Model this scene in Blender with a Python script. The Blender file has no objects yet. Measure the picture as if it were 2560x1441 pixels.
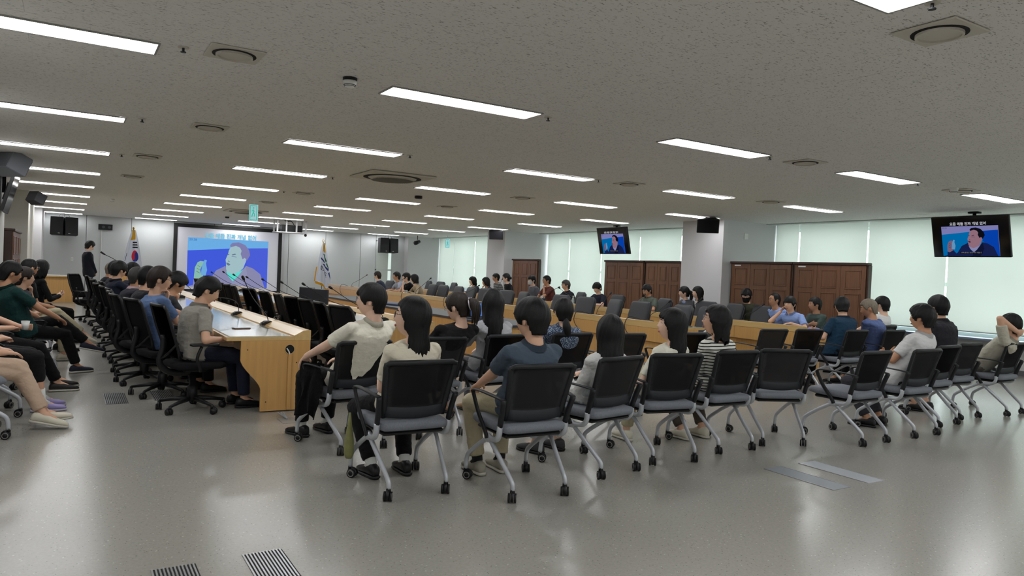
import bpy, bmesh, math, random
import numpy as np
from mathutils import Vector, Matrix, Quaternion, noise
random.seed(7)
C = bpy.context.scene.collection
SC = bpy.context.scene
PI = math.pi
# ------------------------------------------------------------------ camera
FPX, YAW, PITCH, ROLL, CAMZ = 1821.9, .5513, -.0211, .0430, 1.43
_cy, _sy, _cp, _sp = math.cos(YAW), math.sin(YAW), math.cos(PITCH), math.sin(PITCH)
FW = Vector((_sy*_cp, _cy*_cp, _sp)); _rt = Vector((_cy, -_sy, 0)); _up = _rt.cross(FW)
RT = _rt*math.cos(ROLL) + _up*math.sin(ROLL); UPV = _up*math.cos(ROLL) - _rt*math.sin(ROLL)
cd = bpy.data.cameras.new('camera'); cam = bpy.data.objects.new('camera', cd); C.objects.link(cam)
cd.sensor_fit = 'HORIZONTAL'; cd.sensor_width = 36; cd.lens = 36*FPX/2560; cd.clip_start = .05; cd.clip_end = 200
M = Matrix.Identity(4)
for i in range(3): M[i][0] = RT[i]; M[i][1] = UPV[i]; M[i][2] = -FW[i]
M[2][3] = CAMZ
cam.matrix_world = M
SC.camera = cam
# ------------------------------------------------------------------ world, exposure
SC.view_settings.view_transform = 'Standard'; SC.view_settings.look = 'None'
SC.view_settings.gamma = 1; SC.view_settings.use_curve_mapping = False
SC.view_settings.exposure = 0.0
SC.cycles.max_bounces = 7; SC.cycles.diffuse_bounces = 4; SC.cycles.glossy_bounces = 3; SC.cycles.transparent_max_bounces = 8
w = bpy.data.worlds.new('sky'); SC.world = w; w.use_nodes = True
w.node_tree.nodes['Background'].inputs[0].default_value = (.90, .985, 1.0, 1)
w.node_tree.nodes['Background'].inputs[1].default_value = 7.6
LED = 17.8

# measured positions: where the view ray of a spot in the photograph meets a plane of the room
def ray(u, v): return FW + RT*((u-1280)/FPX) + UPV*((720.5-v)/FPX)
def on_z(u, v, z=0):
    d = ray(u, v); t = (z-CAMZ)/d.z; return Vector((d.x*t, d.y*t, z))
def on_x(u, v, X):
    d = ray(u, v); t = X/d.x; return Vector((X, d.y*t, CAMZ+d.z*t))
def on_y(u, v, Y):
    d = ray(u, v); t = Y/d.y; return Vector((d.x*t, Y, CAMZ+d.z*t))

# ------------------------------------------------------------------ materials
MATS = {}
def P(name, col, rough=.6, metal=0, bump=None, vary=None, spec=.5, emit=None, alpha=None, coat=0, sheen=0):
    if name in MATS: return MATS[name]
    m = bpy.data.materials.new(name); m.use_nodes = True
    nt = m.node_tree; b = nt.nodes['Principled BSDF']
    b.inputs['Base Color'].default_value = (*col, 1); b.inputs['Roughness'].default_value = rough
    b.inputs['Metallic'].default_value = metal; b.inputs['Specular IOR Level'].default_value = spec
    if coat: b.inputs['Coat Weight'].default_value = coat; b.inputs['Coat Roughness'].default_value = .15
    if sheen: b.inputs['Sheen Weight'].default_value = sheen
    if alpha is not None: b.inputs['Alpha'].default_value = alpha
    if emit: b.inputs['Emission Color'].default_value = (*emit[0], 1); b.inputs['Emission Strength'].default_value = emit[1]
    tc = nt.nodes.new('ShaderNodeTexCoord')
    if vary:      # (scale, amount, stretch)
        sc, am, st = vary
        mp = nt.nodes.new('ShaderNodeMapping'); mp.inputs['Scale'].default_value = st
        n = nt.nodes.new('ShaderNodeTexNoise'); n.inputs['Scale'].default_value = sc; n.inputs['Detail'].default_value = 5
        nt.links.new(tc.outputs['Object'], mp.inputs[0]); nt.links.new(mp.outputs[0], n.inputs['Vector'])
        r = nt.nodes.new('ShaderNodeValToRGB')
        r.color_ramp.elements[0].position = .3; r.color_ramp.elements[1].position = .7
        r.color_ramp.elements[0].color = (*[c*(1-am) for c in col], 1); r.color_ramp.elements[1].color = (*[min(1, c*(1+am)) for c in col], 1)
        nt.links.new(n.outputs[0], r.inputs[0]); nt.links.new(r.outputs[0], b.inputs['Base Color'])
    if bump:      # (scale, strength, distance, stretch)
        mp = nt.nodes.new('ShaderNodeMapping'); mp.inputs['Scale'].default_value = bump[3] if len(bump) > 3 else (1, 1, 1)
        n = nt.nodes.new('ShaderNodeTexNoise'); n.inputs['Scale'].default_value = bump[0]; n.inputs['Detail'].default_value = 3
        nt.links.new(tc.outputs['Object'], mp.inputs[0]); nt.links.new(mp.outputs[0], n.inputs['Vector'])
        bp = nt.nodes.new('ShaderNodeBump'); bp.inputs['Strength'].default_value = bump[1]; bp.inputs['Distance'].default_value = bump[2]
        nt.links.new(n.outputs[0], bp.inputs['Height']); nt.links.new(bp.outputs[0], b.inputs['Normal'])
    MATS[name] = m; return m
def s(r, g, b):      # sRGB 0..255 to linear
    f = lambda c: (c/255/12.92 if c/255 <= .04045 else ((c/255+.055)/1.055)**2.4)
    return (f(r), f(g), f(b))
def emis(name, col, st=1.0):
    if name in MATS: return MATS[name]
    m = bpy.data.materials.new(name); m.use_nodes = True; nt = m.node_tree
    for n in list(nt.nodes): nt.nodes.remove(n)
    e = nt.nodes.new('ShaderNodeEmission'); e.inputs[0].default_value = (*col, 1); e.inputs[1].default_value = st
    o = nt.nodes.new('ShaderNodeOutputMaterial'); nt.links.new(e.outputs[0], o.inputs[0])
    MATS[name] = m; return m

m_wall = P('painted_wall', (.60, .60, .58), .75, bump=(220, .05, .002))
m_wallfront = P('front_wall_board', (.55, .57, .57), .7, bump=(200, .05, .002))
m_pillar = P('pillar_paint', (.60, .59, .60), .75)
m_trimgrey = P('grey_vinyl_baseboard', s(95, 95, 95), .5)
m_black = P('black_plastic', (.008, .008, .009), .42, spec=.35)
m_blacksoft = P('black_fabric', (.006, .006, .008), .85, bump=(260, .3, .002), spec=.2)
m_darkgrey = P('charcoal_plastic', (.013, .014, .017), .5, spec=.35)
m_strip = P('charcoal_back_strip', s(38, 41, 46), .6, spec=.3)
m_greyfab = P('grey_seat_fabric', s(116, 120, 128), .85, bump=(420, .35, .002), vary=(120, .12, (1, 1, 1)))
m_silver = P('silver_painted_steel', s(188, 192, 198), .34, .3)
m_alu = P('aluminium', s(190, 192, 195), .3, .8)
m_rubber = P('grey_wheel_tread', s(128, 126, 122), .6)
m_leather = P('charcoal_leather', s(45, 47, 53), .5, bump=(90, .15, .002), vary=(60, .1, (1, 1, 1)))
m_leatheredge = P('black_leather_side', s(22, 22, 25), .45)
m_beech = P('beech_veneer', s(203, 157, 94), .38, vary=(3.2, .07, (9, 9, .5)), coat=.25)
m_beechtop = P('beech_table_top', s(208, 174, 116), .3, vary=(3.2, .07, (9, .5, 9)), coat=.5)
m_glasstop = P('pale_glass_top', s(178, 182, 160), .07, vary=(2, .03, (1, 1, 1)), coat=1)
m_walnut = P('walnut_cabinet_wood', s(106, 70, 46), .42, vary=(4, .2, (8, 8, .6)), coat=.08)
m_walnutdark = P('walnut_dark_edge', s(58, 34, 22), .4, vary=(5, .2, (8, 8, .6)))
m_white = P('white_plastic', s(226, 226, 222), .4)
m_paper = P('white_paper', s(232, 232, 230), .7)
m_ledframe = P('light_panel_frame', s(150, 148, 142), .5)
m_led = emis('led_diffuser', (.975, .985, 1.0), LED)
m_skin = P('skin', s(214, 168, 140), .5, vary=(14, .05, (1, 1, 1)), bump=(300, .08, .001))
m_skin2 = P('skin_tan', s(190, 140, 108), .5, vary=(14, .06, (1, 1, 1)), bump=(300, .08, .001))
m_skin3 = P('skin_fair', s(226, 186, 162), .5, vary=(14, .05, (1, 1, 1)), bump=(300, .08, .001))
def hairmat(n, c): return P(n, c, .5, bump=(34, .6, .005, (7, 7, .7)), vary=(30, .35, (7, 7, .6)), spec=.28)
m_hair = hairmat('black_hair', s(15, 14, 15)); m_hairbrown = hairmat('dark_brown_hair', s(34, 25, 21)); m_hairgrey = hairmat('greying_hair', s(60, 58, 56)); m_hairash = hairmat('ash_brown_hair', s(122, 112, 98))
m_eye = P('eye_white', s(225, 220, 215), .3); m_iris = P('dark_iris', s(25, 18, 15), .2); m_lip = P('lips', s(168, 98, 90), .5)
m_brow = P('eyebrow_hair', s(35, 28, 25), .8)
m_gold = P('gold_metal', s(205, 160, 60), .3, .9); m_fringe = P('gold_fringe', s(226, 170, 20), .8, bump=(150, .8, .004, (1, 1, .1)))

def floor_material():
    m = bpy.data.materials.new('speckled_floor_tile'); m.use_nodes = True; nt = m.node_tree; b = nt.nodes['Principled BSDF']
    tc = nt.nodes.new('ShaderNodeTexCoord')
    def noise_(sc, det=4, rough=.6):
        n = nt.nodes.new('ShaderNodeTexNoise'); n.inputs['Scale'].default_value = sc; n.inputs['Detail'].default_value = det; n.inputs['Roughness'].default_value = rough
        nt.links.new(tc.outputs['Object'], n.inputs['Vector']); return n
    def ramp(src, a, b_, ca, cb):
        r = nt.nodes.new('ShaderNodeValToRGB'); r.color_ramp.elements[0].position = a; r.color_ramp.elements[1].position = b_
        r.color_ramp.elements[0].color = (*ca, 1); r.color_ramp.elements[1].color = (*cb, 1); nt.links.new(src, r.inputs[0]); return r
    def mix(f, a, c, mode='MIX'):
        x = nt.nodes.new('ShaderNodeMix'); x.data_type = 'RGBA'; x.blend_type = mode
        if isinstance(f, float): x.inputs[0].default_value = f
        else: nt.links.new(f, x.inputs[0])
        for i, v in ((6, a), (7, c)):
            if isinstance(v, tuple): x.inputs[i].default_value = (*v, 1)
            else: nt.links.new(v, x.inputs[i])
        return x
    base = ramp(noise_(.7).outputs[0], .3, .7, s(154, 151, 143), s(158, 155, 147))
    fine = ramp(noise_(60, 5, .75).outputs[0], .3, .75, s(137, 134, 127), s(170, 167, 159))
    a = mix(.55, base.outputs[0], fine.outputs[0])
    v1 = nt.nodes.new('ShaderNodeTexVoronoi'); v1.inputs['Scale'].default_value = 26; nt.links.new(tc.outputs['Object'], v1.inputs['Vector'])
    l1 = nt.nodes.new('ShaderNodeMath'); l1.operation = 'LESS_THAN'; l1.inputs[1].default_value = .11; nt.links.new(v1.outputs['Distance'], l1.inputs[0])
    v2 = nt.nodes.new('ShaderNodeTexVoronoi'); v2.inputs['Scale'].default_value = 41; nt.links.new(tc.outputs['Object'], v2.inputs['Vector'])
    l2 = nt.nodes.new('ShaderNodeMath'); l2.operation = 'LESS_THAN'; l2.inputs[1].default_value = .12; nt.links.new(v2.outputs['Distance'], l2.inputs[0])
    c1 = mix(l1.outputs[0], a.outputs[2], s(190, 186, 172)); c2 = mix(l2.outputs[0], c1.outputs[2], s(108, 104, 96))
    nt.links.new(c2.outputs[2], b.inputs['Base Color'])
    b.inputs['Roughness'].default_value = .22
    b.inputs['Specular IOR Level'].default_value = .62
    bp = nt.nodes.new('ShaderNodeBump'); bp.inputs['Strength'].default_value = .03; bp.inputs['Distance'].default_value = .002
    nt.nodes.remove(bp)
    return m
def ceiling_material():
    m = bpy.data.materials.new('fissured_ceiling_tile'); m.use_nodes = True; nt = m.node_tree; b = nt.nodes['Principled BSDF']
    g = nt.nodes.new('ShaderNodeNewGeometry')
    mp = nt.nodes.new('ShaderNodeMapping'); mp.inputs['Scale'].default_value = (1, 2.2, 1); nt.links.new(g.outputs['Position'], mp.inputs[0])
    n = nt.nodes.new('ShaderNodeTexNoise'); n.inputs['Scale'].default_value = 42; n.inputs['Detail'].default_value = 3; n.inputs['Roughness'].default_value = .55
    nt.links.new(mp.outputs[0], n.inputs['Vector'])
    r = nt.nodes.new('ShaderNodeValToRGB'); r.color_ramp.elements[0].position = .31; r.color_ramp.elements[1].position = .42
    r.color_ramp.elements[0].color = (.30, .29, .275, 1); r.color_ramp.elements[1].color = (.74, .722, .69, 1)
    nt.links.new(n.outputs[0], r.inputs[0])
    n2 = nt.nodes.new('ShaderNodeTexNoise'); n2.inputs['Scale'].default_value = 1.2; nt.links.new(g.outputs['Position'], n2.inputs['Vector'])
    nt.links.new(r.outputs[0], b.inputs['Base Color']); b.inputs['Roughness'].default_value = .9; b.inputs['Specular IOR Level'].default_value = .2
    bp = nt.nodes.new('ShaderNodeBump'); bp.inputs['Strength'].default_value = .4; bp.inputs['Distance'].default_value = .004
    nt.links.new(n.outputs[0], bp.inputs['Height']); nt.links.new(bp.outputs[0], b.inputs['Normal'])
    return m
def blind_material():
    m = bpy.data.materials.new('roller_blind_fabric'); m.use_nodes = True; nt = m.node_tree
    for n in list(nt.nodes): nt.nodes.remove(n)
    t = nt.nodes.new('ShaderNodeBsdfTranslucent'); t.inputs[0].default_value = (.68, .685, .66, 1)
    d = nt.nodes.new('ShaderNodeBsdfDiffuse'); d.inputs[0].default_value = (.62, .68, .62, 1)
    a = nt.nodes.new('ShaderNodeMixShader'); a.inputs[0].default_value = .45
    o = nt.nodes.new('ShaderNodeOutputMaterial')
    nt.links.new(t.outputs[0], a.inputs[1]); nt.links.new(d.outputs[0], a.inputs[2]); nt.links.new(a.outputs[0], o.inputs[0])
    return m
def pane_material():
    m = bpy.data.materials.new('window_glass'); m.use_nodes = True; nt = m.node_tree
    for n in list(nt.nodes): nt.nodes.remove(n)
    t = nt.nodes.new('ShaderNodeBsdfTransparent'); t.inputs[0].default_value = (.94, .97, .96, 1)
    g = nt.nodes.new('ShaderNodeBsdfGlossy'); g.inputs['Roughness'].default_value = .02
    a = nt.nodes.new('ShaderNodeMixShader'); o = nt.nodes.new('ShaderNodeOutputMaterial')
    a.inputs[0].default_value = .06; nt.links.new(t.outputs[0], a.inputs[1]); nt.links.new(g.outputs[0], a.inputs[2]); nt.links.new(a.outputs[0], o.inputs[0])
    return m
def mesh_fabric():
    m = P('black_back_mesh', (.008, .008, .010), .75); m2 = m.node_tree
    b = m2.nodes['Principled BSDF']; b.inputs['Alpha'].default_value = .985
    return m
m_floor = floor_material(); m_ceil = ceiling_material(); m_blind = blind_material(); m_pane = pane_material(); m_mesh = mesh_fabric()

# ------------------------------------------------------------------ mesh helpers
def obj(name, bm, mat, parent=None, smooth=False, loc=None):
    me = bpy.data.meshes.new(name); bmesh.ops.recalc_face_normals(bm, faces=bm.faces) if smooth is not None else None
    bm.to_mesh(me); bm.free()
    for m in (mat if isinstance(mat, (list, tuple)) else [mat]): me.materials.append(m)
    if smooth: me.shade_smooth()
    o = bpy.data.objects.new(name, me); C.objects.link(o)
    if parent: o.parent = parent
    if loc: o.location = loc
    return o
def box(bm, x0, x1, y0, y1, z0, z1, bev=0, seg=1, mi=0):
    vs = [bm.verts.new((x, y, z)) for x in (x0, x1) for y in (y0, y1) for z in (z0, z1)]
    idx = ((0, 1, 3, 2), (4, 6, 7, 5), (0, 4, 5, 1), (2, 3, 7, 6), (0, 2, 6, 4), (1, 5, 7, 3))
    fs = [bm.faces.new([vs[i] for i in f]) for f in idx]
    for f in fs: f.material_index = mi
    if bev:
        es = list({e for f in fs for e in f.edges})
        bmesh.ops.bevel(bm, geom=es, offset=bev, segments=seg, affect='EDGES', profile=.5, material=mi)
def ring(c, u, v, ru, rv, n, pw=1.0):
    out = []
    for k in range(n):
        a = 2*PI*k/n; ca, sa = math.cos(a), math.sin(a)
        if pw != 1: ca = math.copysign(abs(ca)**pw, ca); sa = math.copysign(abs(sa)**pw, sa)
        out.append(c + u*(ru*ca) + v*(rv*sa))
    return out
def skinrings(bm, rings, cap=True, mi=0):
    vr = [[bm.verts.new(p) for p in r] for r in rings]; n = len(vr[0])
    for a, b in zip(vr, vr[1:]):
        for k in range(n): bm.faces.new((a[k], a[(k+1) % n], b[(k+1) % n], b[k])).material_index = mi
    if cap:
        bm.faces.new(vr[0][::-1]).material_index = mi; bm.faces.new(vr[-1]).material_index = mi
def tube(bm, pts, r, n=8, flat=1.0, cap=True, mi=0, ref=None):
    pts = [Vector(p) for p in pts]; rs = r if isinstance(r, (list, tuple)) else [r]*len(pts)
    T = []
    for i in range(len(pts)):
        a = pts[max(0, i-1)]; b = pts[min(len(pts)-1, i+1)]; T.append((b-a).normalized())
    u = ref.copy() if ref is not None else (Vector((0, 0, 1)) if abs(T[0].z) < .9 else Vector((1, 0, 0)))
    rings = []
    for p, t, q in zip(pts, T, rs):
        u = (u - t*u.dot(t)).normalized(); v = t.cross(u)
        rings.append(ring(p, u, v, q, q*flat, n))
    skinrings(bm, rings, cap, mi)
def capsule(bm, a, b, ra, rb, n=12):
    a, b = Vector(a), Vector(b); t = (b-a); L = t.length
    t = t/L if L > 1e-6 else Vector((0, 0, 1))
    u = Vector((0, 0, 1)) if abs(t.z) < .9 else Vector((1, 0, 0)); u = (u - t*u.dot(t)).normalized(); v = t.cross(u)
    R = []
    for q in (-.98, -.8, -.45): R.append(ring(a+t*(ra*q), u, v, ra*math.sqrt(1-q*q), ra*math.sqrt(1-q*q), n))
    R.append(ring(a, u, v, ra, ra, n)); R.append(ring(b, u, v, rb, rb, n))
    for q in (.45, .8, .98): R.append(ring(b+t*(rb*q), u, v, rb*math.sqrt(1-q*q), rb*math.sqrt(1-q*q), n))
    skinrings(bm, R)
def ellipsoid(bm, c, r, M3=None, nu=14, nv=10):
    c = Vector(c); R = []
    for j in range(nv+1):
        th = -PI/2 + PI*(j+.02)/(nv+.04); z = math.sin(th); q = math.cos(th)
        row = []
        for k in range(nu):
            a = 2*PI*k/nu; p = Vector((r[0]*q*math.cos(a), r[1]*q*math.sin(a), r[2]*z))
            row.append(c + (M3 @ p if M3 is not None else p))
        R.append(row)
    skinrings(bm, R)
def prism(bm, pts, axis, a0, a1, mi=0):      # 2D outline extruded along an axis
    def v3(p, a): return {'x': (a, p[0], p[1]), 'y': (p[0], a, p[1]), 'z': (p[0], p[1], a)}[axis]
    A = [bm.verts.new(v3(p, a0)) for p in pts]; B = [bm.verts.new(v3(p, a1)) for p in pts]; n = len(pts)
    for k in range(n): bm.faces.new((A[k], A[(k+1) % n], B[(k+1) % n], B[k])).material_index = mi
    bm.faces.new(A[::-1]).material_index = mi; bm.faces.new(B).material_index = mi
def smoothpath(pts, k=4):
    pts = [Vector(p) for p in pts]; out = []
    for i in range(len(pts)-1):
        p0 = pts[max(0, i-1)]; p1 = pts[i]; p2 = pts[i+1]; p3 = pts[min(len(pts)-1, i+2)]
        for j in range(k):
            t = j/k
            out.append(.5*((2*p1)+(p2-p0)*t+(2*p0-5*p1+4*p2-p3)*t*t+(3*p1-p0-3*p2+p3)*t**3))
    out.append(pts[-1]); return out
def thing(name, label, cat, loc=(0, 0, 0), rz=0, group=None):
    o = bpy.data.objects.new(name, None); C.objects.link(o); o.location = loc; o.rotation_euler = (0, 0, rz)
    o.empty_display_size = .1; o['label'] = label; o['category'] = cat
    if group: o['group'] = group
    return o
def tag(o, label, cat, group=None):
    o['label'] = label; o['category'] = cat
    if group: o['group'] = group
    return o
def struct(o): o['kind'] = 'structure'; return o
def dup(root, loc, rz, label, group=None):
    r = root.copy(); C.objects.link(r); r.location = loc; r.rotation_euler = (0, 0, rz); r['label'] = label
    if group: r['group'] = group
    for ch in list(root.children):
        c = ch.copy(); C.objects.link(c); c.parent = r
        for g in ch.children:
            d = g.copy(); C.objects.link(d); d.parent = c
    return r
ORD = ['first', 'second', 'third', 'fourth', 'fifth', 'sixth', 'seventh', 'eighth', 'ninth', 'tenth', 'eleventh', 'twelfth', 'thirteenth', 'fourteenth', 'fifteenth', 'sixteenth']
H = 2.80
YF = 29.6      # front wall
XW = 14.1      # blinds
# ================================================================== the room
bm = bmesh.new(); box(bm, -1.6, 15.2, -4.5, 30.4, -.1, 0); struct(obj('floor', bm, m_floor))
bm = bmesh.new(); box(bm, -1.6, 13.75, -4.5, 30.4, H+.0015, H+.12); ceil_o = struct(obj('ceiling', bm, m_ceil))
# nearest ceiling tiles, laid in running bond
tx, ty = .66, .33
tile_bm = bmesh.new(); box(tile_bm, .0008, tx-.0008, .0008, ty-.0008, H, H+.012, bev=.0025)
tile0 = obj('tile', tile_bm, m_ceil, ceil_o)
cnt = 0
for j in range(19):
    y = 2.43 + .33*j - .0
    off = 1.09 if (round((y-4.74)/.33) % 2 == 0) else 1.42
    for i in range(-4, 18):
        x = off + tx*i
        if x < -1.2 or x > 11.6: continue
        # keep the tiles the photograph shows
        d = Vector((x+.3, y+.16, H-CAMZ)); k = d.dot(FW)
        if k <= .3: continue
        uu = 1280+FPX*d.dot(RT)/k; vv = 720-FPX*d.dot(UPV)/k
        if uu < -250 or uu > 2800 or vv < -250: continue
        if cnt == 0: tile0.location = (x, y, 0)
        elif cnt < 300:
            o = tile0.copy(); C.objects.link(o); o.location = (x, y, 0)
        cnt += 1
# curtain pocket above the windows: paler plaster band
m_band = P('pale_plaster_band', (.55, .60, .57), .8)
bm = bmesh.new(); box(bm, 13.75, 14.0, -4.5, 30.4, H-.02, H+.12); struct(obj('trim_1', bm, m_band))
bm = bmesh.new(); box(bm, 14.0, 15.2, -4.5, 30.4, H+.10, H+.2); struct(obj('trim_2', bm, m_band))
# left wall: near stretch, recess with cabinet, pillar, recess, front pillar
bm = bmesh.new(); box(bm, -1.3, -.98, -4.5, 16.6, 0, H+.1); wl = struct(obj('wall_left', bm, m_wall))
bm = bmesh.new(); box(bm, -1.6, -1.3, 16.6, 30.4, 0, H+.1); struct(obj('wall_left_back', bm, m_wall))
bm = bmesh.new(); box(bm, -1.3, -.72, 19.6, 23.1, 0, H+.1); struct(obj('pillar_left', bm, P('cream_pillar_paint', (.60, .59, .53), .7)))
bm = bmesh.new(); box(bm, -1.3, -.62, 26.6, YF, 0, H+.1); struct(obj('pillar_left_front', bm, m_pillar))
# front wall of tall boards
fw_ = struct(obj('wall_front', (lambda b: (box(b, -1.6, 15.2, YF+.02, YF+.4, 0, H+.1), b)[1])(bmesh.new()), P('board_joint', (.12, .12, .12), .8)))
edges = [-1.3, .62, 2.02, 3.42, 4.82, 6.22, 7.62, 9.12, 10.62, 11.3]
for a, b in zip(edges, edges[1:]):
    bm = bmesh.new(); box(bm, a+.008, b-.008, YF, YF+.03, 0, H+.05, bev=.004); obj('panel', bm, m_wallfront, fw_)
bm = bmesh.new(); box(bm, 12.05, 12.62, YF-.02, YF+.03, 0, H+.05); obj('panel', bm, m_wallfront, fw_)
bm = bmesh.new(); box(bm, -1.3, 15, YF-.015, YF+.01, 0, .09); struct(obj('baseboard_front', bm, m_trimgrey))
bm = bmesh.new(); box(bm, -.98, -.965, -4.5, 16.6, 0, .09); struct(obj('baseboard_left', bm, m_trimgrey))
bm = bmesh.new(); box(bm, -1.6, 15.2, -4.7, -4.5, 0, H+.1); struct(obj('wall_back', bm, m_wall))
# window wall
bm = bmesh.new(); box(bm, 14.35, 14.75, -4.5, 30.2, 0, .58); wr = struct(obj('wall_right', bm, m_wall))
bm = bmesh.new(); box(bm, 14.33, 14.35, -4.5, 30.2, 0, .09); struct(obj('baseboard_right', bm, m_trimgrey))
bm = bmesh.new(); box(bm, 14.0, 14.75, -4.5, 30.2, .58, .615, bev=.004); struct(obj('trim_3', bm, P('window_sill_blue_grey', s(112, 124, 150), .4)))
bm = bmesh.new(); box(bm, 14.35, 14.75, -4.5, 30.2, H-.1, H+.15); struct(obj('wall_right_head', bm, m_wall))
bm = bmesh.new(); box(bm, 14.75, 15.2, -4.5, 30.4, H+.1, H+.2); struct(obj('wall_right_eave', bm, m_wall))
PIL = [(12.36, 14.35, 11.3, 12.55), (12.40, 14.35, 20.75, 21.9), (12.60, 14.35, 29.2, 30.2)]
for i, (x0, x1, y0, y1) in enumerate(PIL):
    bm = bmesh.new(); box(bm, x0, x1, y0, y1, 0, H+.1); struct(obj('pillar_right', bm, m_pillar))
# windows and blinds, bay by bay
def bay(n, y0, y1, seams, z1=H+.08):
    bm = bmesh.new(); t = .035
    for yy in (y0, y1-t*2): box(bm, 14.42, 14.50, yy, yy+2*t, .61, H+.1)
    for yy in seams: box(bm, 14.42, 14.50, yy-t, yy+t, .61, H+.1)
    box(bm, 14.42, 14.50, y0, y1, .61, .68); box(bm, 14.42, 14.50, y0, y1, H-.16, H+.0); box(bm, 14.42, 14.50, y0, y1, 1.52, 1.60)
    fr = struct(obj('window_%d' % n, bm, P('white_window_frame', s(200, 205, 205), .4)))
    for a, b in zip([y0]+seams, seams+[y1]):
        p = bmesh.new(); box(p, 14.455, 14.462, a+.01, b-.01, .66, H-.05); obj('pane', p, m_pane, fr)
blinds = []
def blind(y0, y1, zb, label):
    t = thing('roller_blind', label, 'blind', (XW, (y0+y1)/2, zb), 0, 'roller blinds over the windows'); h = (y1-y0)/2
    b = bmesh.new(); box(b, -.002, .002, -h+.018, h-.018, .02, H+.02-zb); obj('blind_fabric', b, m_blind, t)
    b = bmesh.new(); tube(b, [(0, -h+.03, .012), (0, h-.03, .012)], .013, 8); obj('bottom_rail', b, P('blind_rail', s(190, 196, 192), .4), t, True)
    b = bmesh.new(); tube(b, [(.04, -h+.02, H+.02-zb), (.04, h-.02, H+.02-zb)], .035, 10); obj('roller', b, P('blind_roller', s(196, 200, 196), .5), t, True)
bay(1, -4.4, 11.3, [-1.5, 1.2, 4.0, 7.4, 9.0, 10.65])
bay(2, 12.6, 20.7, [14.33, 15.99, 17.75, 19.43])
bay(3, 21.95, 29.2, [23.4, 24.8, 25.9, 27.75])
bl = [(-4.3, -1.5, 'roller blind behind the camera position, off to the right'), (-1.5, 1.2, 'roller blind just outside the right edge'), (1.2, 4.0, 'roller blind nearest to the camera on the window wall'),
 (4.0, 7.4, 'wide roller blind behind the man with hands behind his head'), (7.4, 9.0, 'roller blind between the brown cabinets and the right screen'), (9.0, 10.65, 'roller blind above the right half of the widest cabinet pair'), (10.65, 11.3, 'narrow roller blind against the nearest pillar, above a cabinet'),
 (12.6, 14.33, 'roller blind left of the nearest pillar, above a cabinet'), (14.33, 15.99, 'roller blind right behind the tilted left screen, above a cabinet'), (15.99, 17.75, 'roller blind behind the left screen edge, reaching the sill'), (17.75, 19.43, 'roller blind behind the man in the maroon shirt'), (19.43, 20.7, 'narrow roller blind beside the small brown cabinet'),
 (21.95, 23.4, 'roller blind directly left of the middle pillar'), (23.4, 24.8, 'second roller blind left of the middle pillar'), (24.8, 25.9, 'roller blind under the right far exit sign'), (25.9, 27.75, 'roller blind left of the far exit sign'), (27.75, 29.2, 'roller blind in the far right corner of the room')]
for a, b, l in bl: blind(a, b, .70, l)
# a small window with its own blind in the front wall
bm = bmesh.new(); x0, x1 = 11.3, 12.05
for a, b, c, d in ((x0, x0+.04, .2, 2.55), (x1-.04, x1, .2, 2.55)): box(bm, a, b, YF-.02, YF+.03, c, d)
for c in (.2, 1.28, 2.51): box(bm, x0, x1, YF-.02, YF+.03, c, c+.06)
w4 = struct(obj('window_4', bm, MATS['white_window_frame']))
bm = bmesh.new(); box(bm, x0+.04, x1-.04, YF, YF+.01, .22, 2.52); obj('pane', bm, emis('daylit_window', s(222, 240, 232), .95), w4)
bm = bmesh.new(); box(bm, x0+.04, x1-.18, YF-.012, YF-.008, .22, 2.52); obj('blind_fabric', bm, P('front_blind', s(205, 212, 205), .8), w4)
bm = bmesh.new(); box(bm, x0, x1, YF-.02, YF+.03, 2.55, H+.05); box(bm, x0, x1, YF-.02, YF+.03, 0, .2); obj('panel', bm, m_wallfront, fw_)

# ------------------------------------------------------------------ ceiling lights
LX = [-.872, 2.080, 5.003, 7.872, 10.72]; LY = [-3.9, -1.2, 1.876, 5.215, 8.212, 11.165, 14.135, 17.04, 20.0, 22.92, 26.0, 28.9]
LL, LW = 1.346, .27
light0 = None
colname = ['leftmost', 'second', 'third', 'fourth', 'rightmost']
for ci, x in enumerate(LX):
    for ri, y in enumerate(LY):
        rn = ri-2
        lab = ('ceiling light panel, %s row from the camera, %s column' % (ORD[rn-1], colname[ci])) if rn > 0 else 'ceiling light panel %s, %s column' % (['far behind the camera', 'behind the camera', 'overhead at the top edge'][ri], colname[ci])
        if light0 is None:
            light0 = thing('ceiling_light', lab, 'ceiling light', (x, y, H), 0, 'rows of ceiling light panels')
            bm = bmesh.new(); f = .014; zt, zb = -.001, -.011
            box(bm, -f, LL+f, -f, 0, zb, zt); box(bm, -f, LL+f, LW, LW+f, zb, zt); box(bm, -f, 0, 0, LW, zb, zt); box(bm, LL, LL+f, 0, LW, zb, zt)
            obj('frame', bm, m_ledframe, light0)
            bm = bmesh.new(); box(bm, 0, LL, 0, LW, -.007, -.002); obj('diffuser', bm, m_led, light0)
        else: dup(light0, (x, y, H), 0, lab)
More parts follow.
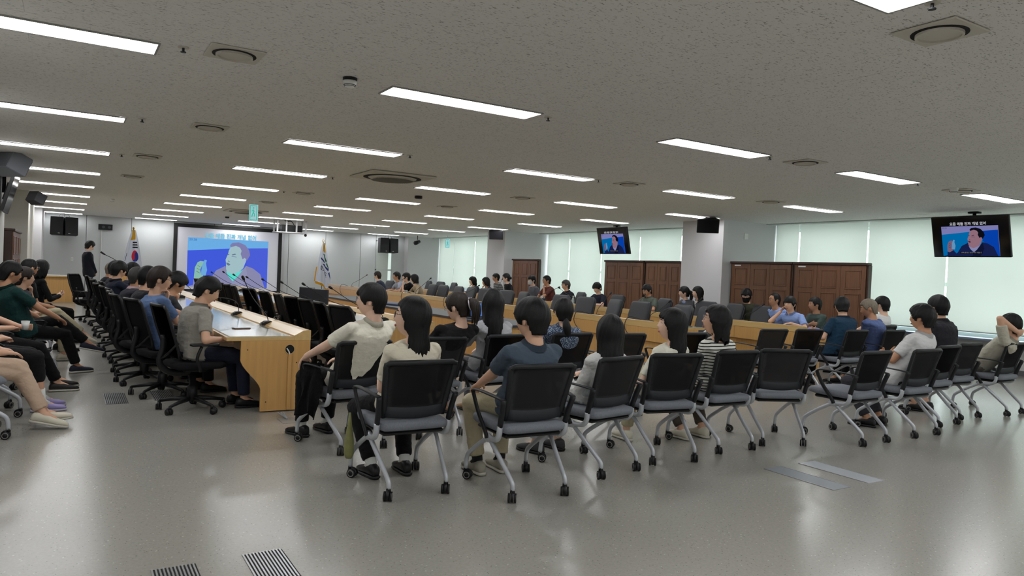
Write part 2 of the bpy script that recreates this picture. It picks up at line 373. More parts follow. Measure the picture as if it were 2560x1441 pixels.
# ------------------------------------------------------------------ things on the ceiling
m_vent = P('vent_paint', s(196, 190, 178), .6); m_dark = P('dark_gap', s(20, 20, 20), .9)
def disc(bm, x, y, z, r, n=28, z1=None):
    prism(bm, [(x+r*math.cos(2*PI*k/n), y+r*math.sin(2*PI*k/n)) for k in range(n)], 'z', z, z1 if z1 is not None else z+.004)
def annulus(bm, r0, r1, z0, z1, n=28):
    R = []
    for (r, z) in ((r0, z0), (r1, z0), (r1, z1), (r0, z1)): R.append([bm.verts.new((r*math.cos(2*PI*k/n), r*math.sin(2*PI*k/n), z)) for k in range(n)])
    for a, b in ((0, 1), (1, 2), (2, 3), (3, 0)):
        for k in range(n): bm.faces.new((R[a][k], R[a][(k+1) % n], R[b][(k+1) % n], R[b][k]))
def make_vent(loc, label):
    t = thing('ceiling_vent', label, 'vent', loc, 0, 'square ceiling air vents')
    b = bmesh.new(); box(b, -.17, .17, -.17, .17, -.012, -.001, bev=.004); obj('plate', b, m_vent, t)
    b = bmesh.new(); disc(b, 0, 0, -.0155, .138, z1=-.0125); obj('dark_slot', b, m_dark, t)
    b = bmesh.new(); annulus(b, .104, .116, -.03, -.016); disc(b, 0, 0, -.020, .104, z1=-.0165); obj('round_dish', b, m_vent, t)
    return t
VT = [(.92, 5.12, 'nearest'), (1.24, 8.1, 'second nearest'), (.92, 11.08, 'third nearest'), (.95, 14.05, 'fourth nearest')]
v0 = None
for x, y, n in VT:
    l = 'square ceiling vent, %s in the left column' % n
    if v0 is None: v0 = make_vent((x, y, H), l)
    else: dup(v0, (x, y, H), 0, l)
for x, y, l in ((6.98, 5.25, 'square ceiling vent by the nearest right-hand light, third light column'), (6.98, 8.22, 'square ceiling vent above the middle of the right tables'), (7.0, 14.2, 'square ceiling vent in front of the middle pillar'), (7.05, 11.23, 'square ceiling vent above the row of leather chairs'),
                (10.25, 5.25, 'square ceiling vent next to the detector above the right screen'), (10.0, 8.15, 'square ceiling vent left of the nearest pillar top'), (3.9, 14.2, 'square ceiling vent beyond the big round air unit'), (3.9, 17.1, 'second square ceiling vent beyond the big round air unit'), (3.9, 5.15-3, 'square ceiling vent above the camera')):
    dup(v0, (x, y, H), 0, l)
def cassette(x, y, label):
    t = thing('air_conditioner_cassette', label, 'air conditioner', (x, y, H), 0)
    b = bmesh.new(); box(b, -.5, .5, -.5, .5, -.03, -.001, bev=.012); obj('square_plate', b, m_vent, t)
    b = bmesh.new(); disc(b, 0, 0, -.0345, .43, 48, z1=-.0305); obj('dark_slot', b, m_dark, t)
    b = bmesh.new(); ellipsoid(b, (0, 0, -.036), (.36, .36, .035), nu=48, nv=8); obj('round_grille', b, m_vent, t, True)
    b = bmesh.new()
    for k in range(-14, 15):
        xx = k*.02; L = math.sqrt(max(0, .31**2-xx*xx))
        zz = -.036-.035*math.sqrt(max(.02, 1-(xx/.36)**2-.35))
        if L > .02: box(b, xx-.003, xx+.003, -L, L, -.075, -.069)
    o = obj('grille_bars', b, P('grille_bar_grey', s(120, 116, 108), .7), t); o['kind'] = 'stuff'  # bars in a darker grey than the vent plate
cassette(4.15, 10.3, 'large round ceiling air unit on a square plate, nearer one')
cassette(4.17, 20.8, 'large round ceiling air unit in front of the projection screen')
def detector(x, y, label, base=m_black):
    t = thing('smoke_detector', label, 'smoke detector', (x, y, H), 0)
    b = bmesh.new(); disc(b, 0, 0, -.022, .052, z1=-.001); obj('detector_base', b, base, t)
    b = bmesh.new(); skinrings(b, [ring(Vector((0, 0, z)), Vector((1, 0, 0)), Vector((0, 1, 0)), r, r, 24) for z, r in ((-.0225, .050), (-.045, .046), (-.066, .034), (-.072, .02))]); obj('detector_head', b, m_white, t, True)
    b = bmesh.new(); annulus(b, .036, .0445, -.055, -.0515, 24); annulus(b, .030, .039, -.063, -.060, 24); obj('slots', b, m_dark, t)
detector(1.74, 5.21, 'white smoke detector with black base, closest to the camera')
detector(9.98, 5.2, 'white smoke detector beside the ceiling vent above the right screen', m_white)
detector(.95, 20.2, 'small smoke detector above the far left desk', m_white)
detector(8.9, 23.5, 'small smoke detector before the far right speaker pair', m_white)
b = bmesh.new(); skinrings(b, [ring(Vector((0, 0, z)), Vector((1, 0, 0)), Vector((0, 1, 0)), r, r, 20) for z, r in ((0, .07), (-.03, .075), (-.05, .07), (-.055, .05))]); o = tag(obj('dome_camera', b, m_black, None, True, (5.65, 12.69, H-.001)), 'black dome camera on the ceiling in the middle of the room', 'camera')
b = bmesh.new(); skinrings(b, [ring(Vector((0, 0, z)), Vector((1, 0, 0)), Vector((0, 1, 0)), r, r, 20) for z, r in ((0, .06), (-.03, .065), (-.05, .05))]); o = tag(obj('dome_camera', b, m_black, None, True, (4.3, 24.2, H-.001)), 'small black dome camera just above the projection screen', 'camera')
spr = None
for x, y, l in ((3.56, 5.31, 'sprinkler head right of the nearest light in the second column'), (3.53, 8.23, 'sprinkler head right of the second light in the second column'), (3.53, 11.22, 'sprinkler head right of the third light in the second column'), (.62, 8.15, 'sprinkler head right of the second light in the leftmost column'), (.62, 5.2, 'sprinkler head left of the nearest ceiling vent'), (6.42, 8.23, 'sprinkler head right of the second light in the third column'), (6.45, 5.3, 'sprinkler head right of the nearest light in the third column'), (3.53, 14.2, 'sprinkler head right of the fourth light in the second column'), (.62, 11.2, 'sprinkler head right of the third light in the leftmost column'), (9.3, 5.3, 'sprinkler head right of the nearest light in the fourth column'), (3.48, 1.96, 'sprinkler head by the light at the top edge')):
    if spr is None:
        spr = thing('sprinkler', l, 'sprinkler', (x, y, H), 0, 'ceiling sprinklers')
        b = bmesh.new(); disc(b, 0, 0, -.006, .035, 18, z1=-.001); obj('rosette', b, m_vent, spr)
        b = bmesh.new(); disc(b, 0, 0, -.03, .008, 8, z1=-.007); disc(b, 0, 0, -.035, .018, 12, z1=-.030); obj('sprinkler_head', b, m_darkgrey, spr)
    else: dup(spr, (x, y, H), 0, l)
def exit_sign(x, y, label, rz=0):
    t = thing('exit_sign', label, 'exit sign', (x, y, H), rz)
    b = bmesh.new(); box(b, -.012, .012, -.01, .01, -.14, -.001); obj('stem', b, m_white, t)
    b = bmesh.new(); box(b, -.09, .09, -.02, .02, -.50, -.14, bev=.004); obj('light_box', b, P('exit_case', s(180, 200, 205), .4, emit=(s(170, 225, 235), .5)), t)
    b = bmesh.new(); c = emis('exit_green', s(60, 190, 170), .9)
    box(b, -.075, -.06, -.0225, -.0205, -.48, -.16); box(b, .06, .075, -.0225, -.0205, -.48, -.16); box(b, -.06, .06, -.0225, -.0205, -.48, -.465); box(b, -.06, .06, -.0225, -.0205, -.175, -.16)
    tube(b, [(-.01, -.0215, -.24), (.0, -.0215, -.31), (-.02, -.0215, -.36), (-.03, -.0215, -.41)], .010, 6); tube(b, [(.0, -.0215, -.31), (.025, -.0215, -.35), (.02, -.0215, -.40)], .009, 6); tube(b, [(-.035, -.0215, -.28), (0, -.0215, -.265), (.03, -.0215, -.29)], .007, 6)
    disc_ = ring(Vector((.0, -.0215, -.215)), Vector((1, 0, 0)), Vector((0, 0, 1)), .016, .016, 12); skinrings(b, [disc_, [p+Vector((0, -.001, 0)) for p in disc_]])
    obj('exit_pictogram', b, c, t)
exit_sign(3.45, 16.4, 'hanging exit sign with running figure before the projection screen', -.35)
exit_sign(13.0, 26.2, 'far exit sign hanging before the left bay of blinds', -.6)

# ------------------------------------------------------------------ text
def text_mesh(body, size, bold=0.0):
    cu = bpy.data.curves.new('lettering', 'FONT'); cu.body = body; cu.size = size; cu.align_x = 'CENTER'; cu.align_y = 'CENTER'; cu.offset = bold; cu.resolution_u = 2
    o = bpy.data.objects.new('lettering', cu); C.objects.link(o); bpy.context.view_layer.update()
    me = bpy.data.meshes.new_from_object(o.evaluated_get(bpy.context.evaluated_depsgraph_get()))
    bpy.data.objects.remove(o); return me
def lettering(name, body, size, mat, parent, fn, bold=0.0):
    me = text_mesh(body, size, bold)
    for v in me.vertices: v.co = fn(v.co.x, v.co.y)
    me.materials.clear(); me.materials.append(mat)
    o = bpy.data.objects.new(name, me); C.objects.link(o); o.parent = parent; return o

# ------------------------------------------------------------------ the picture shown on the screens (a man in a dark jacket holding a bottle)
def PX(x, y):
    q = (y-520)/775; x0 = 643+60*q; X_ = (x-x0)/(1282+2*q); tp = 541-45*X_
    return X_, 1-(y-tp)/(1294-tp)
FIG = {
 'field': [(650, 745), (1300, 668), (1925, 610), (1985, 1295), (700, 1295), (690, 1115)],
 'field2': [(1600, 640), (1925, 610), (1985, 1295), (1940, 1290), (1700, 1000), (1600, 900)],
 'bottle': [(905, 960), (935, 870), (970, 880), (962, 930), (990, 1030), (975, 1120), (900, 1110)],
 'jacket': [(700, 1295), (800, 1270), (800, 1180), (850, 1195), (940, 1140), (1010, 1225), (1040, 1200), (1130, 1030), (1270, 950), (1330, 1100), (1410, 1195), (1560, 990), (1600, 930), (1720, 970), (1850, 1060), (1900, 1180), (1950, 1295)],
 'shade': [(1400, 1195), (1560, 1000), (1600, 950), (1640, 1100), (1560, 1295), (1380, 1295)],
 'collar': [(1290, 1030), (1330, 1110), (1410, 1195), (1480, 1120), (1560, 990), (1500, 1040), (1400, 1070)],
 'face': [(1320, 640), (1295, 700), (1290, 750), (1260, 850), (1272, 900), (1285, 1000), (1310, 1050), (1400, 1085), (1500, 1040), (1560, 970), (1590, 850), (1540, 780), (1500, 690), (1480, 640), (1400, 615)],
 'hair': [(1305, 610), (1340, 570), (1440, 552), (1550, 590), (1620, 670), (1645, 750), (1600, 850), (1570, 800), (1530, 825), (1490, 740), (1500, 690), (1470, 640), (1400, 612), (1320, 645)],
 'ear': [(1530, 830), (1560, 800), (1588, 820), (1590, 870), (1560, 915), (1530, 925)],
 'hand': [(800, 1160), (798, 1000), (830, 920), (870, 893), (930, 898), (945, 925), (905, 960), (885, 1030), (900, 1090), (940, 1120), (930, 1145), (850, 1195)],
 'marks': [[(1275, 765), (1310, 755), (1310, 770), (1275, 778)], [(1350, 760), (1400, 740), (1420, 755), (1360, 775)], [(1275, 895), (1310, 900), (1345, 925), (1320, 945), (1285, 925)], [(1350, 790), (1430, 793), (1430, 800), (1350, 797)],
           [(835, 960), (880, 985), (880, 992), (835, 968)], [(830, 1005), (875, 1030), (875, 1038), (830, 1013)], [(825, 1050), (885, 1080), (885, 1088), (825, 1060)], [(1305, 860), (1330, 872), (1325, 880), (1300, 872)]]}
PAL_TV = dict(back=s(150, 150, 215), field=s(0, 128, 205), field2=s(8, 80, 205), bottle=s(125, 180, 225), jacket=s(28, 40, 92), shade=s(20, 26, 62), collar=s(160, 165, 215), face=s(176, 132, 150), hair=s(16, 18, 30), ear=s(180, 130, 145), hand=s(150, 115, 140), marks=s(90, 50, 75), text=s(225, 225, 235), border=s(5, 5, 8), time=s(70, 70, 120))
PAL_PJ = dict(back=s(118, 190, 250), field=s(72, 100, 240), field2=s(84, 104, 236), bottle=s(120, 185, 240), jacket=s(150, 150, 190), shade=s(158, 160, 196), collar=s(100, 240, 225), face=s(176, 208, 216), hair=s(140, 138, 190), ear=s(180, 205, 225), hand=s(150, 205, 190), marks=s(110, 130, 160), text=s(120, 215, 245), border=None, time=s(70, 110, 190))
def show_picture(parent, pal, tagname, fn, strength, step, title_at, tsize):
    mats = {k: emis(tagname+'_'+k, v, strength) for k, v in pal.items() if v is not None}
    order = ['field', 'field2', 'jacket', 'shade', 'collar', 'face', 'hair', 'ear', 'hand', 'bottle', 'marks']
    keys = ['back']+order
    b = bmesh.new()
    def poly(pts, depth, mi):
        b.faces.new([b.verts.new(fn(x, y, depth)) for x, y in pts]).material_index = mi
    poly([(0, 0), (1, 0), (1, 1), (0, 1)], 0, 0)
    for i, k in enumerate(order):
        P_ = FIG[k] if k == 'marks' else [FIG[k]]
        for q in P_: poly([(min(1, max(0, PX(*p)[0])), min(1, max(0, PX(*p)[1]))) for p in q], step*(i+1), i+1)
    obj('picture', b, [mats[k] for k in keys], parent, None)
    lettering('title_text', '요즘 애들 진짜 개념 없어', tsize, mats['text'], parent, lambda x, y: fn(title_at[0]+x*.66, title_at[1]+y*1.2, step*13), tsize*.02)
    lettering('time_text', '20:38', tsize*.62, mats['time'], parent, lambda x, y: fn(.06+x*.7, .955+y*1.1, step*13))
def tv(x, y, z, tilt, label, rz):
    t = thing('hanging_screen', label, 'television', (x, y, z), rz)
    R = Matrix.Rotation(tilt, 4, 'X')       # faces local -y, leaning down
    def L(px_, pz, d=0): return R @ Vector((px_, -d, pz))
    b = bmesh.new(); box(b, -.62, .62, 0, .05, -.355, .355, bev=.006); bmesh.ops.transform(b, matrix=R, verts=b.verts); obj('screen_case', b, m_black, t)
    b = bmesh.new(); box(b, -.2, .2, .05, .10, -.15, .15, bev=.006); bmesh.ops.transform(b, matrix=R, verts=b.verts); obj('rear_housing', b, m_darkgrey, t)
    b = bmesh.new(); box(b, -.605, .605, -.0015, -.0005, -.335, .335); bmesh.ops.transform(b, matrix=R, verts=b.verts); obj('display', b, P('dark_display', (.004, .004, .006), .12), t)
    b = bmesh.new(); tube(b, [(0, .12, 0), (0, .12, H-z-.001)], .028, 12); box(b, -.08, .08, .06, .18, H-z-.03, H-z-.001); obj('ceiling_pole', b, m_black, t, True)
    # picture area within the black display
    X0, X1, Y0, Y1 = -.455, .455, -.335, .185
    if rz > 0: return
    show_picture(t, PAL_TV, 'tv', lambda u, v, d: L(X0+(X1-X0)*u, Y0+(Y1-Y0)*v, .002+d), .62, .0006, (.485, 1.075), .095)
    mats = emis('tv_caption', s(170, 170, 185), .6)
    b = bmesh.new(); b.faces.new([b.verts.new(L(*p, .0105)) for p in ((-.17, -.29), (.19, -.29), (.19, -.255), (-.17, -.255))]); obj('caption_bar', b, emis('tv_caption_bar', s(12, 14, 30), .6), t, None)
    lettering('caption_text', '스트레스를 받은 그날 받아줘도 도움을 준', .036, mats, t, lambda x, y: L(.01+x*.55, -.272+y*.8, .0115))
tv(13.043, 6.498, 2.370, .257, 'black television hanging at the right edge, showing a man in a dark jacket', -PI/2)
tv(12.352, 15.102, 2.386, .228, 'black television hanging left of the nearest pillar, seen at a slant', -PI/2)
tv(-.80, 15.3, 2.43, .25, 'television hanging by the left wall, seen almost edge-on', PI/2)
# projection screen on the front wall
t = thing('projection_screen', 'large black-framed projection screen lit with a blue picture of a man', 'projection screen', (3.40, YF-.09, .30))
SW, SH = 3.92, 2.40
b = bmesh.new(); f = .13
box(b, 0, f, -.03, .03, -.09, SH+.03, bev=.003); box(b, SW-f, SW, -.03, .03, -.09, SH+.03, bev=.003); box(b, f, SW-f, -.03, .03, SH-.10, SH+.03, bev=.003); box(b, f, SW-f, -.03, .03, -.09, 0, bev=.003)
obj('black_border', b, P('screen_border', (.008, .008, .009), .6), t)
b = bmesh.new(); box(b, f, SW-f, -.004, .004, 0, SH-.1); obj('screen_fabric', b, P('projection_fabric', s(200, 200, 206), .8, emit=(s(196, 196, 214), .22)), t)  # projector light on the fabric is put in as a faint glow
b = bmesh.new(); box(b, SW+.0, SW+.10, -.06, .05, -.09, SH+.05, bev=.004); obj('side_rail', b, m_alu, t)
pa, pb = on_y(470, 593, YF-.09), on_y(671, 606, YF-.09); ztop = pa.z-.30
show_picture(t, PAL_PJ, 'pj', lambda u, v, d: Vector((pa.x-3.40+(pb.x-pa.x)*u, -.006-d, .10+(ztop-.10)*v)), .80, .002, (.52, 1.05), .095)  # projected picture glows by itself, standing in for the projector's beam

# projector in its hanging cage
cgx = on_y(691, 560, 23.6).x
t = thing('projector_cage', 'white hanging bracket frame holding the projector', 'bracket', (cgx, 23.6, H))
for x, y in ((.02, 0), (.30, 0), (.62, 0), (.92, 0), (.02, .45), (.92, .45)):
    b = bmesh.new(); box(b, x, x+.045, y, y+.045, -.38, -.001); obj('upright', b, P('white_bracket', s(195, 195, 198), .45), t)
b = bmesh.new(); box(b, 0, .99, -.03, .52, -.41, -.375, bev=.004); obj('tray', b, MATS['white_bracket'], t)
t = thing('projector', 'black projector standing in the white hanging cage', 'projector', (cgx+.50, 23.84, H-.374))
b = bmesh.new(); box(b, -.30, .34, -.17, .17, 0, .22, bev=.02, seg=2); obj('body', b, m_black, t)
b = bmesh.new(); tube(b, [(-.1, .165, .12), (-.1, .21, .12)], .05, 16); obj('lens', b, P('lens_glass', (.02, .02, .03), .1), t, True)
b = bmesh.new(); tube(b, smoothpath([(.1, -.1, .22), (.0, -.12, .34), (-.12, -.1, .33), (-.2, -.05, .36)]), .012, 6); obj('cable', b, m_black, t, True)
t = thing('security_camera', 'small black bullet camera under the projector cage', 'camera', (cgx+.93, 23.6, H-.41))
b = bmesh.new(); ellipsoid(b, (0, 0, -.045), (.045, .045, .045)); obj('camera_ball', b, m_black, t, True)

# ------------------------------------------------------------------ speakers
def speaker_pair(x, y, label):
    t = thing('speaker_pair', label, 'speaker', (x, y, H))
    for q in (-1, 1):
        b = bmesh.new(); box(b, -.19, .19, -.2, .2, -.31, .31, bev=.012); bmesh.ops.transform(b, matrix=Matrix.Translation((q*.193, 0, -.45)) @ Matrix.Rotation(q*.12, 4, 'Z') @ Matrix.Rotation(-.06, 4, 'X'), verts=b.verts); c = obj('cabinet', b, P('speaker_black', (.010, .011, .013), .55, bump=(300, .2, .002)), t)
        b = bmesh.new(); box(b, q*.15-.03, q*.15+.03, -.236, -.232, -.70, -.685); obj('badge', b, m_white, c)
    b = bmesh.new()
    for x_ in (-.16, 0, .16): tube(b, [(x_, 0, -.14), (x_*.6, 0, -.001)], .008, 6)
    obj('hanging_bracket', b, m_black, t)
speaker_pair(-.04, 29.05, 'pair of black speakers hanging on the far left of the front wall')
speaker_pair(11.62, 29.05, 'pair of black speakers hanging on the far right of the front wall')
def wall_speaker(loc, rz, tilt, label, mat=m_black, sc=1.0, arm=.12):
    t = thing('wall_speaker', label, 'speaker', loc, rz)
    b = bmesh.new()
    prism(b, [(-.20, .0), (.20, .0), (.15, .24), (-.15, .24)], 'z', -.13, .13)
    bmesh.ops.bevel(b, geom=list(b.edges), offset=.008, segments=1, affect='EDGES')
    bmesh.ops.transform(b, matrix=Matrix.Scale(sc, 4) @ Matrix.Rotation(tilt, 4, 'X'), verts=b.verts); obj('speaker_cabinet', b, mat, t)
    b = bmesh.new(); box(b, -.18*sc, .18*sc, -.012*sc, -.004*sc, -.115*sc, .115*sc); bmesh.ops.transform(b, matrix=Matrix.Rotation(tilt, 4, 'X'), verts=b.verts); obj('speaker_grille', b, m_blacksoft, t)
    b = bmesh.new(); box(b, -.05, .05, .10*sc, .20*sc+arm, .12*sc, .15*sc); box(b, -.05, -.035, .10*sc, .16*sc, 0, .15*sc); box(b, .035, .05, .10*sc, .16*sc, 0, .15*sc); obj('mount_bracket', b, mat, t)
wall_speaker(tuple(on_y(1770, 566, 11.0)), -.75, .25, 'black wall speaker on the nearest white pillar', sc=1.15, arm=.14)
wall_speaker(tuple(on_y(1240, 588, 20.4)), -.75, .25, 'black wall speaker on the middle pillar', sc=1.15, arm=.1)
wall_speaker((-.60, 12.5, 2.60), 2.3, .45, 'grey speaker tilting down from the left ceiling edge', P('grey_speaker', s(105, 108, 116), .5), 1.1, -.05)
wall_speaker(tuple(on_y(99, 502, 18.4)), 2.3, .45, 'dark grey speaker hanging above the left cabinet', P('dark_grey_speaker', s(62, 64, 70), .5), .85, 0)
t = thing('stage_light', 'small black spotlight hanging near the far right corner', 'spotlight', (12.5, 28.0, H))
b = bmesh.new(); tube(b, [(0, 0, -.001), (0, 0, -.18)], .015, 8); obj('rod', b, m_black, t)
b = bmesh.new(); tube(b, [(-.14, -.1, -.32), (.1, .05, -.24)], [.09, .07], 12); obj('lamp_can', b, m_black, t, True)
# panel on the front wall and its conduit, switches, sockets
t = thing('wall_control_box', 'small dark box with two dials high on the front wall', 'control box', (1.20, YF-.01, 2.42))
b = bmesh.new(); box(b, -.22, .22, -.06, 0, -.1, .1, bev=.006); obj('case', b, m_darkgrey, t)
b = bmesh.new()
for x in (-.06, .12): tube(b, [(x, -.061, 0), (x, -.066, 0)], .05, 18)
obj('dials', b, P('dial_grey', s(70, 72, 78), .4), t)
b = bmesh.new(); box(b, 1.08, 1.10, YF-.03, YF-.005, .5, 2.32); tag(obj('cable_conduit', b, m_white), 'thin white conduit running down the front wall below the dark box', 'conduit')
def plate(name, x, z, label, cat, wd=.035, ht=.06):
    b = bmesh.new(); box(b, x-wd, x+wd, YF-.014, YF-.001, z-ht, z+ht, bev=.003); t = tag(obj(name, b, m_white), label, cat)
    b = bmesh.new(); box(b, x-wd*.5, x+wd*.5, YF-.018, YF-.0135, z-ht*.5, z+ht*.5); obj('insert', b, P('plate_insert', s(200, 200, 196), .4), t)
p = on_y(180, 648, YF); plate('light_switch', p.x, p.z, 'white light switch on the front wall behind the left side desk', 'switch')
p = on_y(189, 715, YF); plate('wall_socket', p.x, p.z, 'white wall socket right beside the black plug', 'socket', .05)
p = on_y(201, 715, YF); plate('wall_socket', p.x, p.z, 'white wall socket nearest the office chair on the left', 'socket', .05)
p = on_y(178, 712, YF)
t = thing('wall_plug', 'black plug with cable in the leftmost wall socket', 'plug', (p.x, YF-.03, p.z))
b = bmesh.new(); box(b, -.05, .05, .01, .029, -.06, .06, bev=.004); obj('socket_plate', b, m_white, t)
b = bmesh.new(); box(b, .0, .06, -.05, .01, .0, .06, bev=.008); obj('plug_body', b, m_black, t)
b = bmesh.new(); tube(b, smoothpath([(.02, -.05, .0), (-.04, -.1, -.12), (-.18, -.14, -.25), (-.4, -.16, -.30)]), .012, 6); obj('cable', b, m_black, t, True)
b = bmesh.new(); box(b, 12.29, 12.36, 11.28, 11.31, 2.35, 2.5) if False else box(b, 13.02, 13.14, 11.28, 11.299, 2.40, 2.54, bev=.003); tag(obj('thermostat', b, m_white), 'small white plate high on the side of the nearest pillar', 'wall plate')

# ------------------------------------------------------------------ flags
def flag(kind, loc, label, H_, lean):
    t = thing('standing_flag', label, 'flag', loc)
    b = bmesh.new(); tube(b, [(0, 0, .04), (0, 0, H_)], .014, 10); obj('flag_pole', b, P('pole_metal', s(90, 85, 75), .4, .6), t, True)
    b = bmesh.new(); disc(b, 0, 0, 0, .15, 24, z1=.04); obj('flag_base', b, m_gold, t)
    b = bmesh.new(); ellipsoid(b, (0, 0, H_+.035), (.038, .038, .038)); tube(b, [(0, 0, H_-.05), (0, 0, H_+.01)], [.02, .03], 10)
    if kind == 'province': b.free(); b = bmesh.new(); R = [ring(Vector((.045*math.cos(a), 0, H_+.05+.045*math.sin(a))), Vector((math.cos(a), 0, math.sin(a))), Vector((0, 1, 0)), .009, .009, 6) for a in [2*PI*k/16 for k in range(17)]]; skinrings(b, R, False); tube(b, [(0, 0, H_-.05), (0, 0, H_+.01)], [.02, .012], 10)
    obj('finial', b, m_gold, t, True)
    # draped cloth: s across, q down
    Ht = H_-.02
    def S(a, q, off=0):       # a in -1..1, q in 0..1
        half = (.05+.315*q**.75)*(1 if kind == 'nation' else .92)
        cx = (-.02*q if kind == 'nation' else .06*q)
        x = cx+a*half
        y = -.07-.05*q*math.cos(a*PI*2.6+.4)*(1-.5*abs(a)) + .05*a*a*q - off
        drop = (1.62 if kind == 'nation' else 1.55)*(q) + (.0 if kind == 'nation' else .22*q*(a*.5+.3)+.28*q*max(0, .55-abs(a-.35)))
        return Vector((x, y, Ht-.02-drop))
    b = bmesh.new(); na, nq = 30, 26
    V = [[b.verts.new(S(-1+2*i/na, j/nq)) for i in range(na+1)] for j in range(nq+1)]
    for j in range(nq):
        for i in range(na): b.faces.new((V[j][i], V[j][i+1], V[j+1][i+1], V[j+1][i]))
    bmesh.ops.solidify(b, geom=b.faces[:], thickness=.006)
    cl = obj('flag_cloth', b, P('white_flag_cloth', s(222, 224, 232), .75), t, True)
    def patch(name, pts, mat, off=.006, bmx=None):
        b = bmesh.new(); b.faces.new([b.verts.new((p[0], p[1], 0)) for p in pts]); bmesh.ops.triangulate(b, faces=b.faces[:])
        for _ in range(2): bmesh.ops.subdivide_edges(b, edges=b.edges[:], cuts=1, use_grid_fill=True)
        for v in b.verts: v.co = S(v.co.x, v.co.y, off)
        return obj(name, b, mat, cl, None)
    if kind == 'nation':
        patch('gold_top', [(-.5, .0), (.7, .0), (.45, .2), (-.6, .22), (-.35, .12)], m_fringe)
        for k in range(3):
            q0 = .25+.052*k; patch('black_bar', [(-.10-.0*k, q0), (.72, q0-.004), (.74, q0+.026), (-.10, q0+.03)], m_dark)
        cx, cy, rx, ry = .28, .555, .42, .122; R_ = P('flag_red', s(205, 20, 50), .7); B_ = P('flag_blue', s(28, 48, 140), .7)
        def e(a, k=1, c=(0, 0)): return (cx+c[0]+rx*k*math.cos(a), cy+c[1]-ry*k*math.sin(a))
        n = 14; tl = .45
        red = [e(tl+PI*i/n) for i in range(n+1)]
        c1 = (rx*.5*math.cos(tl+PI), -ry*.5*math.sin(tl+PI)); c2 = (-c1[0], -c1[1])
        red += [e(tl+PI+PI*i/n, .5, c1) for i in range(1, n)] + [e(tl+PI-PI*i/n, .5, c2) for i in range(1, n)]
        blue = [e(tl+PI+PI*i/n) for i in range(n+1)] + [e(tl-PI*0-0+PI-PI*i/n-0, .5, c2) for i in range(n, 0, -1)][0:0]
        patch('blue_disc', [e(2*PI*i/28) for i in range(28)], B_, .006)
        patch('red_half', red, R_, .009)
        patch('side_bar', [(-.80, .50), (-.74, .49), (-.80, .66), (-.86, .67)], m_dark)
    else:
        G_ = P('flag_green', s(24, 100, 60), .7); B_ = P('flag_navy', s(30, 40, 110), .7)
        patch('gold_top', [(-.3, .0), (.7, .0), (.5, .22), (-.25, .2)], m_fringe)
        patch('green_stroke', [(-.15, .26), (.2, .25), (.62, .40), (.5, .44)], G_)
        patch('blue_stroke', [(-.62, .36), (-.62, .40), (-.05, .46), (.40, .44), (.0, .41)], B_)
        patch('green_stroke', [(.44, .46), (.62, .44), (.88, .58), (.80, .60)], G_)
        patch('blue_stroke', [(-.1, .50), (.2, .485), (.85, .60), (.72, .64), (.3, .55), (-.15, .53)], B_)
        patch('blue_stroke', [(.66, .68), (.92, .66), (.97, .84), (.85, .80)], B_)
        lettering('province_text', '경기도', .36, P('flag_ink', s(20, 22, 50), .7), cl, lambda x, y: S(-.05+x*.95+y*.35, .67-y*.33+x*.13, .008), .008)
        b = bmesh.new(); n_ = 30
        A = [S(-1+2*i/n_, 1) for i in range(n_+1)]
        V1 = [b.verts.new(p) for p in A]; V2 = [b.verts.new(p+Vector((.01, 0, -.10))) for p in A]
        for i in range(n_): b.faces.new((V1[i], V1[i+1], V2[i+1], V2[i]))
        bmesh.ops.solidify(b, geom=b.faces[:], thickness=.01); obj('gold_fringe', b, m_fringe, cl, None)
        b = bmesh.new(); A = [S(-1, .62+.38*i/14) for i in range(15)]; V1 = [b.verts.new(p) for p in A]; V2 = [b.verts.new(p+Vector((-.05, 0, -.02))) for p in A]
        for i in range(14): b.faces.new((V1[i], V1[i+1], V2[i+1], V2[i]))
        bmesh.ops.solidify(b, geom=b.faces[:], thickness=.01); obj('gold_fringe', b, m_fringe, cl, None)
pf = on_y(334, 580, 28.6); flag('nation', (pf.x, 28.6, 0), 'white national flag with red and blue circle, draped on its pole', 2.38, 0)
pf = on_y(808, 612, 28.6); flag('province', (pf.x, 28.6, 0), 'white provincial flag with green and blue strokes and gold fringe', 2.32, 0)

# ------------------------------------------------------------------ floor grilles and cover plates
g_slot = P('grille_black', s(18, 18, 18), .8)
def grille(x0, x1, y0, y1, label, n=12):
    t = thing('floor_grille', label, 'floor grille', ((x0+x1)/2, (y0+y1)/2, 0)); hx, hy = (x1-x0)/2, (y1-y0)/2
    b = bmesh.new(); box(b, -hx, hx, -hy, hy, -.004, .0012); obj('dark_tray', b, g_slot, t)
    st = 2*hx/n; b = bmesh.new(); box(b, 0, st*.5, -hy, hy, .0016, .005); o = obj('bar', b, m_alu, t); o.location = (-hx, 0, 0)
    for k in range(1, n):
        q = o.copy(); C.objects.link(q); q.location = (-hx+k*st, 0, 0)
grille(.37, .56, 3.28, 3.64, 'striped metal floor grille at the bottom edge, left one')
grille(.77, .96, 3.29, 3.65, 'striped metal floor grille at the bottom edge, right one')
grille(.37, .565, 7.93, 8.55, 'striped floor grille beside the office chair in the aisle')
grille(.37, .56, 13.0, 13.62, 'floor grille further up the aisle below the crossed navy shoe')
grille(.80, 1.0, 8.0, 8.6, 'floor grille under the nearest office chairs')
grille(.80, 1.0, 13.0, 13.6, 'floor grille under the chairs halfway up the aisle')
